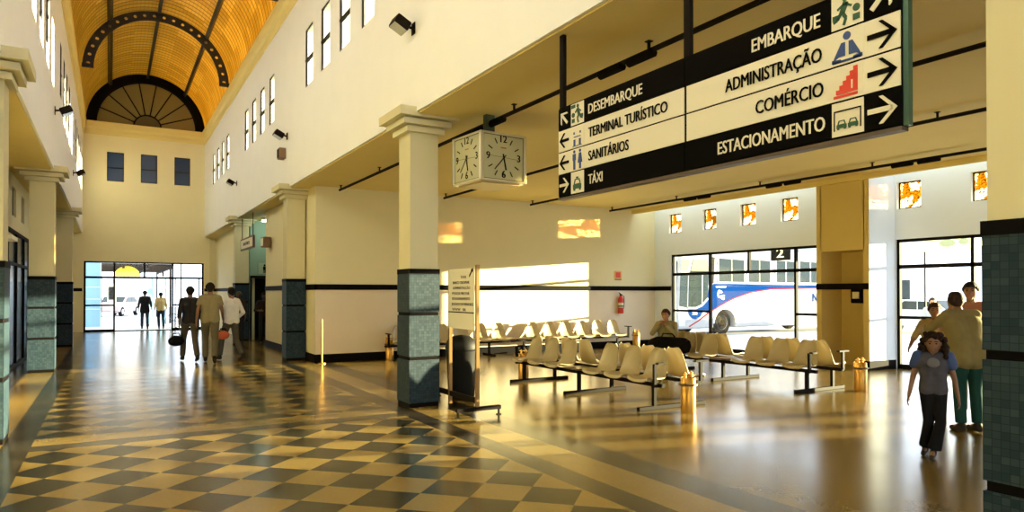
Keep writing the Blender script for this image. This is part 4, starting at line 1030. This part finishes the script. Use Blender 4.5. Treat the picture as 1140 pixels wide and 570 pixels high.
# ================================================================== people
def v3(p): return Vector(p)
def person(name_label, loc, rz, H=1.75, pose=None, skin=(.28, .15, .08), top=(.3, .3, .3), legs=(.05, .05, .06), shoes=(.03, .025, .02), hair=(.012, .01, .008),
           hairstyle='short', sleeve=.45, headk=1., flare=0., girth=1., face=True, vox=.012, topname='shirt', top_long=0., group=None, turn=0., tex=0.):
    J = dict(pelvis=(0, 0, .95), chest=(0, 0, 1.30), neck=(0, .0, 1.47), head=(0, -.02, 1.63),
             hipL=(.09, 0, .92), kneeL=(.10, -.02, .50), ankL=(.10, .02, .085), hipR=(-.09, 0, .92), kneeR=(-.10, -.02, .50), ankR=(-.10, .02, .085),
             shL=(.175, 0, 1.42), elbL=(.225, .03, 1.14), wrL=(.235, -.04, .90), shR=(-.175, 0, 1.42), elbR=(-.225, .03, 1.14), wrR=(-.235, -.04, .90),
             toeL=None, toeR=None, curl=.35)
    if pose: J.update(pose)
    r = thing('person', name_label, 'person', loc, rz, group)
    k = H / 1.75; S = Matrix.Scale(k, 4)
    j = {a: (v3(b) if isinstance(b, tuple) else b) for a, b in J.items()}
    m_skin = mat('skin_%.2f' % skin[0], skin, .55); 
    def mname(c): return '%d_%d_%d' % tuple(int(x * 100) for x in c)
    m_top = mat('cloth_' + mname(top), top, .9, noise=tex or .12, nscale=14, bump=.3, spec=.05)
    m_leg = mat('cloth_' + mname(legs), legs, .9, noise=.12, nscale=10, bump=.3, spec=.04)
    m_hair = mat('hair_' + mname(hair), hair, .7, spec=.15, bump=.6, nscale=40, noise=.3)
    m_shoe = mat('shoe_' + mname(shoes), shoes, .7, spec=.08)
    pel, ch = j['pelvis'], j['chest']; g = girth
    side = Vector((1, 0, 0)); 
    if (j['shL'] - j['shR']).length > .01: side = (j['shL'] - j['shR']).normalized()
    def torso(mb, e, top_=True):
        for s in (-1, 1):
            mb.cap(pel + side * s * .065 * g, pel.lerp(ch, .55) + side * s * .055 * g, .105 * g + e, .095 * g + e)
            mb.cap(pel.lerp(ch, .5) + side * s * .055 * g, ch + side * s * .075 * g, .095 * g + e, .105 * g + e)
            if top_: mb.cap(ch + side * s * .07 * g, j['neck'].lerp(ch, .25) + side * s * .09, .10 * g + e, .065 + e)
        if top_: mb.cap(j['shL'] - side * .01, j['shR'] + side * .01, .055 + e, .055 + e)
        if top_: mb.cap(j['neck'] + side * .09 - Vector((0, 0, .035)), j['neck'] - side * .09 - Vector((0, 0, .035)), .05 + e, .05 + e)
    # --- body
    b = MB(); torso(b, 0)
    hd = j['head']; hk = headk; up = (hd - j['neck']).normalized()
    fw = Matrix.Rotation(turn, 3, 'Z') @ Vector((0, -1, 0)); sd = Vector((-fw.y, fw.x, 0)) 
    b.cap(j['neck'] - up * .05, hd - up * .03, .055, .05)
    def hp(f, s, u): return hd + (fw * f + sd * s + Vector((0, 0, 1)) * u) * hk
    HM = MB().ell((0, 0, 0), (.074 * hk, .093 * hk, .110 * hk)); HM.xf(Matrix.Translation(hd) @ Matrix.Rotation(turn, 4, 'Z')); b.add(HM.v, HM.f)
    b.cap(hp(.03, 0, -.055), hp(.058, 0, -.085), .052 * hk, .028 * hk)
    b.cap(hp(.085, 0, .012), hp(.106, 0, -.018), .009 * hk, .014 * hk)
    b.cap(hp(.083, -.02, -.052), hp(.083, .02, -.052), .010 * hk, .010 * hk)
    for s in (-1, 1): b.cap(hp(-.005, s * .073, .012), hp(-.002, s * .074, -.018), .015 * hk, .010 * hk)
    for q in 'LR':
        b.cap(j['sh' + q], j['elb' + q], .048, .038); b.cap(j['elb' + q], j['wr' + q], .039, .025)
        b.cap(j['hip' + q], j['knee' + q], .082 * g, .052); b.cap(j['knee' + q], j['ank' + q], .052, .034)
        toe = j['toe' + q] or j['ank' + q] + Vector((0, -.17, -.055))
        heel = j['ank' + q] + Vector((0, .03, -.04)); b.cap(heel, toe, .032, .025); b.cap(j['ank' + q], toe, .034, .024)
        # hand
        w = j['wr' + q]; d = (w - j['elb' + q]).normalized(); out = Vector((1 if q == 'L' else -1, 0, 0))
        n = (-out - d * (-out).dot(d)); n = n.normalized() if n.length > .05 else Vector((0, 0, -1)); s_ = d.cross(n).normalized()
        if s_.dot(Vector((0, -1, 0))) < 0: s_ = -s_
        hs = 1.0 if vox > .008 else 1.0
        for a in (-.024, -.008, .008, .024): b.cap(w + d * .01 + s_ * a * .7, w + d * .085 + s_ * a, .017, .013)
        for a, ln in ((-.030, .058), (-.010, .074), (.010, .080), (.030, .070)):
            p0 = w + d * .085 + s_ * a; p1 = p0 + (d * (1 - .3 * j['curl']) + n * j['curl'] * .6).normalized() * ln * .5; p2 = p1 + (d * (1 - j['curl']) + n * j['curl'] * 1.4).normalized() * ln * .5
            b.cap(p0, p1, .0095, .009, 8); b.cap(p1, p2, .009, .0075, 8)
        p0 = w + d * .03 + s_ * .026; p1 = p0 + (d * .55 + s_ * .7 + n * .3).normalized() * .042; p2 = p1 + (d * .85 + s_ * .2 + n * .4).normalized() * .034
        b.cap(p0, p1, .014, .011, 8); b.cap(p1, p2, .011, .009, 8)
    b.xf(S).build('body', m_skin, r, smooth=True, remesh=vox, sm_it=2)
    # --- trousers
    t = MB(); e = .016
    for s in (-1, 1): t.cap(pel + side * s * .06 * g + Vector((0, 0, .05)), pel + side * s * .055 * g - Vector((0, 0, .03)), .108 * g + e * .5, .10 * g + e * .5)
    for q in 'LR':
        t.cap(j['hip' + q], j['knee' + q], .09 * g + e * .4, .058 + e * .6); 
        a, c = j['knee' + q], j['ank' + q]; t.tube([a + (a - c).normalized() * .02, a.lerp(c, .5), a.lerp(c, .94)], [.06 + e * .5, .05 + e + flare * .4, .046 + e + flare], 14)
    t.xf(S).build('trousers', m_leg, r, smooth=True, remesh=max(vox, .010), sm_it=3)
    # --- top
    t = MB(); torso(t, .016)
    if top_long: 
        for s in (-1, 1): t.cap(pel + side * s * .07 + Vector((0, 0, .05)), pel + side * s * .075 - Vector((0, 0, top_long)), .12 * g, .13 * g)
    for q in 'LR':
        a, c, d = j['sh' + q], j['elb' + q], j['wr' + q]
        if sleeve <= 1: t.tube([a, a.lerp(c, sleeve)], [.064, .066], 14); t.cap(a, a.lerp(c, .2), .062, .06)
        else: t.cap(a, c, .062, .052); t.tube([c, c.lerp(d, min(1, sleeve - 1))], [.052, .042], 14)
    t.xf(S).build(topname, m_top, r, smooth=True, remesh=max(vox, .010), sm_it=3)
    # --- shoes
    for q in 'LR':
        toe = j['toe' + q] or j['ank' + q] + Vector((0, -.17, -.055)); heel = j['ank' + q] + Vector((0, .03, -.04))
        MB().cap(heel, toe, .042, .034).cap(j['ank' + q], heel.lerp(toe, .5), .046, .036).xf(S).build('shoe', m_shoe, r, smooth=True, remesh=max(vox, .009), sm_it=2)
    # --- hair
    t = MB(); rnd = random.Random(len(name_label))
    if hairstyle == 'short':
        for f, s, u, rr in ((-.02, 0, .045, .088), (-.035, 0, .01, .082), (.02, 0, .070, .062), (-.03, .03, .03, .07), (-.03, -.03, .03, .07), (-.05, 0, -.03, .055)):
            t.ell(hp(f, s, u), rr * hk)
    elif hairstyle == 'bun':
        for f, s, u, rr in ((-.02, 0, .04, .092), (-.04, 0, 0, .085), (-.05, 0, -.05, .07), (-.12, 0, .03, .045)): t.ell(hp(f, s, u), rr * hk)
    else:
        for i in range(95):
            a = rnd.uniform(0, 2 * PI); u = rnd.uniform(-.145, .115); f = math.cos(a); s = math.sin(a)
            if f > .35 and u < .045 and abs(s) < .80: continue
            rad = .098 + .018 * rnd.random() + (.022 if u < .02 else 0)
            if u > .06: rad = .075
            t.ell(hp(f * rad - .012, s * rad, u), rnd.uniform(.022, .036) * hk, 8, 6)
        for f, s, u, rr in ((-.02, 0, .055, .088), (-.04, 0, .0, .088), (-.045, 0, -.07, .08), (-.02, .06, -.05, .05), (-.02, -.06, -.05, .05)): t.ell(hp(f, s, u), rr * hk)
    t.xf(S).build('hair', m_hair, r, smooth=True, remesh=max(vox * .8, .006), sm_it=1)
    if face:
        for s in (-1, 1):
            MB().ell(tuple(hp(.082, s * .030, .010)), (.011 * hk, .011 * hk, .007 * hk), 10, 6).xf(S).build('eye', mat('eye_dark', (.02, .015, .012), .2), r, smooth=True)
            MB().cap(hp(.088, s * .016, .032), hp(.080, s * .046, .032), .005 * hk, .004 * hk, 8).xf(S).build('eyebrow', m_hair, r)
        MB().cap(hp(.092, -.018, -.052), hp(.092, .018, -.052), .0055 * hk, .0055 * hk, 8).xf(S).build('mouth', mat('lip', (.25, .08, .06), .5), r)
    return r

# the girl in front
girl = person('curly haired girl in a grey t-shirt and dark flared trousers walking towards us', (6.97, 3.70, 0), math.radians(-62), 1.205,
    dict(kneeL=(.085, -.10, .50), ankL=(.00, -.12, .095), kneeR=(-.06, -.02, .50), ankR=(-.10, .14, .10), wrL=(.30, .06, .84), elbL=(.25, .04, 1.12), wrR=(-.30, -.10, .86), elbR=(-.25, .0, 1.12),
         hipL=(.08, 0, .90), hipR=(-.08, 0, .90), head=(0, -.02, 1.60), toeL=(-.03, -.30, .03), toeR=(-.13, -.02, .03)),
    skin=(.20, .10, .055), top=(.07, .07, .095), legs=(.012, .012, .015), hairstyle='curly', hair=(.020, .010, .005), headk=1.28, flare=.03, vox=.0075, sleeve=.55, tex=.35)
MB().ell((.0, -.098, .925), (.055, .012, .05)).build('shirt_print', mat('print_pale', (.14, .14, .17), .9, spec=.05), girl, smooth=True)
for s in (-1, 1): MB().cap((s * .128, 0, .985), (s * .153, .006, .90), .052, .053).build('sleeve_blue', mat('sleeve_blue', (.035, .07, .22), .8), girl, smooth=True)

# adults behind her
person('adult in a khaki top leaning over, standing behind the curly haired girl', (8.55, 4.15, 0), math.radians(150), 1.68,
    dict(chest=(0, -.10, 1.27), neck=(0, -.16, 1.43), head=(0, -.24, 1.56), shL=(.18, -.12, 1.40), shR=(-.18, -.12, 1.40), elbL=(.28, -.30, 1.22), wrL=(.20, -.52, 1.20), elbR=(-.28, -.30, 1.22), wrR=(-.18, -.52, 1.22)),
    skin=(.22, .11, .06), top=(.20, .16, .07), legs=(.015, .05, .045), girth=1.2, sleeve=1.6, hair=(.03, .015, .01), topname='jacket', top_long=.06)
person('adult in a reddish top and dark green trousers by the right window', (9.45, 4.55, 0), math.radians(-70), 1.74,
    dict(elbL=(.30, -.10, 1.20), wrL=(.26, -.34, 1.16), elbR=(-.32, -.06, 1.20), wrR=(-.30, -.30, 1.16)),
    skin=(.25, .12, .06), top=(.28, .12, .08), legs=(.02, .035, .035), girth=1.25, sleeve=1.3, topname='blouse', top_long=.04)
person('child in pale yellow standing between the girl and the two adults', (9.75, 5.15, 0), math.radians(-60), 1.46,
    dict(elbR=(-.30, -.06, 1.18), wrR=(-.36, -.24, 1.05)), skin=(.2, .1, .05), top=(.30, .25, .12), legs=(.05, .06, .06), sleeve=1.2, girth=1.1, hair=(.04, .015, .01), headk=1.1)
person('grey figure waiting outdoors behind the right glass pane', (17.6, 9.35, -.06), math.radians(-60), 1.55, skin=(.2, .13, .1), top=(.22, .24, .26), legs=(.12, .14, .2), sleeve=1.5, vox=.016, face=False)

# the walking group in the hall
stride = dict(kneeL=(.10, -.22, .52), ankL=(.10, -.30, .10), kneeR=(-.10, .04, .50), ankR=(-.10, .30, .14), wrL=(.26, .16, .92), elbL=(.24, .10, 1.15), wrR=(-.26, -.22, .95), elbR=(-.24, -.02, 1.14), toeR=(-.10, .16, .04), toeL=(.1, -.47, .05))
person('man in khaki shirt and trousers walking away down the hall', (1.98, 17.0, 0), PI - .15, 1.84, stride, skin=(.2, .1, .05), top=(.26, .22, .12), legs=(.14, .12, .075), sleeve=.6, face=False, girth=1.1)
person('man in dark clothes left of the khaki man, carrying a dark bag', (1.62, 17.6, 0), PI + .1, 1.76, dict(stride, wrR=(.28, .0, .84) if 0 else (-.26, -.02, .86)), skin=(.12, .07, .04), top=(.03, .03, .035), legs=(.10, .085, .06), sleeve=1.6, face=False, topname='jacket')
person('person in a sunlit white shirt walking beside the khaki man', (2.50, 17.45, 0), PI + .5, 1.74, dict(stride, elbL=(.34, -.12, 1.20), wrL=(.40, -.38, 1.22), elbR=(-.30, .04, 1.14)), skin=(.25, .13, .07), top=(.92, .90, .84), legs=(.10, .09, .07), sleeve=1.8, face=False, girth=1.1)
def bag(loc, label, m, s=1.):
    r = thing('travel_bag', label, 'bag', loc)
    MB().ell((0, 0, .17 * s), (.24 * s, .14 * s, .17 * s), 20, 12).build('body', m, r, smooth=True)
    MB().tube([(-.12 * s, 0, .30 * s), (-.08 * s, 0, .42 * s), (.08 * s, 0, .42 * s), (.12 * s, 0, .30 * s)], .014, 8).build('handle', M_black, r, smooth=True)
    MB().box(-.2 * s, .2 * s, -.006, .006, .335 * s, .345 * s).build('zip', M_black, r); return r
bag((1.33, 17.62, .37), 'dark round travel bag carried at the left of the walking men', mat('bag_black', (.008, .008, .009), .85, spec=.05), .72)
bag((2.28, 17.2, .52), 'small orange red bag held between the walking men', mat('bag_orange', (.60, .12, .04), .6), .6)
# figures in the dark corridor door
person('dark figure in the corridor doorway with a pale headscarf', (3.45, 22.6, 0), -.6, 1.66, skin=(.10, .05, .03), top=(.05, .035, .03), legs=(.03, .03, .03), sleeve=1.5, face=False, vox=.016, hair=(.10, .09, .06))
person('dark figure standing right of the other in the corridor doorway', (4.15, 22.3, 0), -.2, 1.62, dict(elbR=(-.28, -.1, 1.15), wrR=(-.12, -.32, 1.15)), skin=(.10, .05, .03), top=(.03, .02, .02), legs=(.02, .02, .02), sleeve=1.5, face=False, vox=.016)
# walkers outside
person('dark dressed walker outside the end doors', (1.35, 34.6, -.02), PI, 1.74, stride, skin=(.08, .05, .04), top=(.02, .018, .02), legs=(.03, .03, .04), sleeve=1.7, face=False, vox=.016, top_long=.12, topname='coat')
person('walker in an ochre shirt outside the end doors', (1.98, 34.6, -.02), PI, 1.66, dict(stride, ankL=(.06, -.12, .09), kneeL=(.08, -.12, .5), toeL=(.06, -.28, .04)), skin=(.12, .07, .04), top=(.55, .42, .20), legs=(.03, .035, .05), sleeve=1.5, face=False, vox=.016)

# the seated person with the dark bag
seat_pose = dict(pelvis=(0, 0, .54), chest=(0, -.02, .88), neck=(0, -.03, 1.05), head=(0, -.08, 1.20), hipL=(.09, -.04, .52), kneeL=(.12, -.44, .54), ankL=(.14, -.50, .09), hipR=(-.09, -.04, .52), kneeR=(-.12, -.44, .54), ankR=(-.10, -.50, .09),
    shL=(.18, -.02, 1.0), shR=(-.18, -.02, 1.0), elbL=(.24, -.20, .82), wrL=(.05, -.26, 1.02), elbR=(-.24, -.20, .82), wrR=(-.05, -.26, 1.02), curl=.9)
person('seated person in a khaki jacket with hands raised to the mouth', (9.78, 10.42, -.02), math.radians(-62), 1.72, seat_pose, skin=(.34, .15, .07), top=(.30, .26, .14), legs=(.02, .02, .022), sleeve=1.85, vox=.010, hair=(.05, .02, .01), topname='jacket')
r = thing('holdall', 'large black holdall on the seats in front of the seated person', 'bag', (9.44, 10.0, .44), math.radians(100))
MB().loft([(0, 0, 0, .36, .14), (0, 0, .03, .45, .19), (0, 0, .14, .50, .21), (-.02, 0, .24, .46, .18), (-.05, 0, .30, .34, .10)], 24).build('body', mat('holdall_black', (.006, .005, .006), .9, spec=.04, bump=.4), r, smooth=True)
MB().tube([(-.2, .02, .27), (-.12, .05, .37), (.1, .05, .37), (.18, .02, .26)], .014, 8).build('handle', M_black, r, smooth=True)
MB().box(-.3, .22, -.01, .01, .285, .305).build('zip', M_black, r)
r = thing('folded_blanket', 'brownish folded blanket beside the black holdall', 'blanket', (8.85, 11.0, 0))
bpy.data.objects.remove(r)

# ================================================================== light and camera
w = bpy.data.worlds.new('World'); SC.world = w; w.use_nodes = True
bg = w.node_tree.nodes['Background']; bg.inputs[0].default_value = (.78, .89, 1.0, 1); bg.inputs[1].default_value = 1.7
sun = bpy.data.lights.new('sun', 'SUN'); sun.energy = 19; sun.angle = math.radians(.5); sun.color = (1, .88, .48)
so = bpy.data.objects.new('sun', sun); COL.objects.link(so)
so.rotation_euler = Vector((-1, .30, -.075)).to_track_quat('-Z', 'Y').to_euler()

cam = bpy.data.cameras.new('camera'); co = bpy.data.objects.new('camera', cam); COL.objects.link(co); SC.camera = co
F, CYV = 761.7, 319.16; yaw, pitch = .5314, .0096
cam.sensor_fit = 'HORIZONTAL'; cam.sensor_width = 36; cam.lens = 36 * F / 1140; cam.clip_start = .05; cam.clip_end = 500
cam.shift_y = (CYV - 285) / 1140
co.location = (0, 0, 1.6); co.rotation_euler = (PI / 2 + pitch, 0, -yaw)

SC.view_settings.view_transform = 'Standard'; SC.view_settings.look = 'None'; SC.view_settings.gamma = 1; SC.view_settings.exposure = 1.42
SC.view_settings.use_curve_mapping = False
cy = SC.cycles; cy.use_denoising = True; cy.max_bounces = 10; cy.diffuse_bounces = 6; cy.glossy_bounces = 5; cy.transparent_max_bounces = 16; cy.sample_clamp_indirect = 12
cy.caustics_reflective = False; cy.caustics_refractive = False
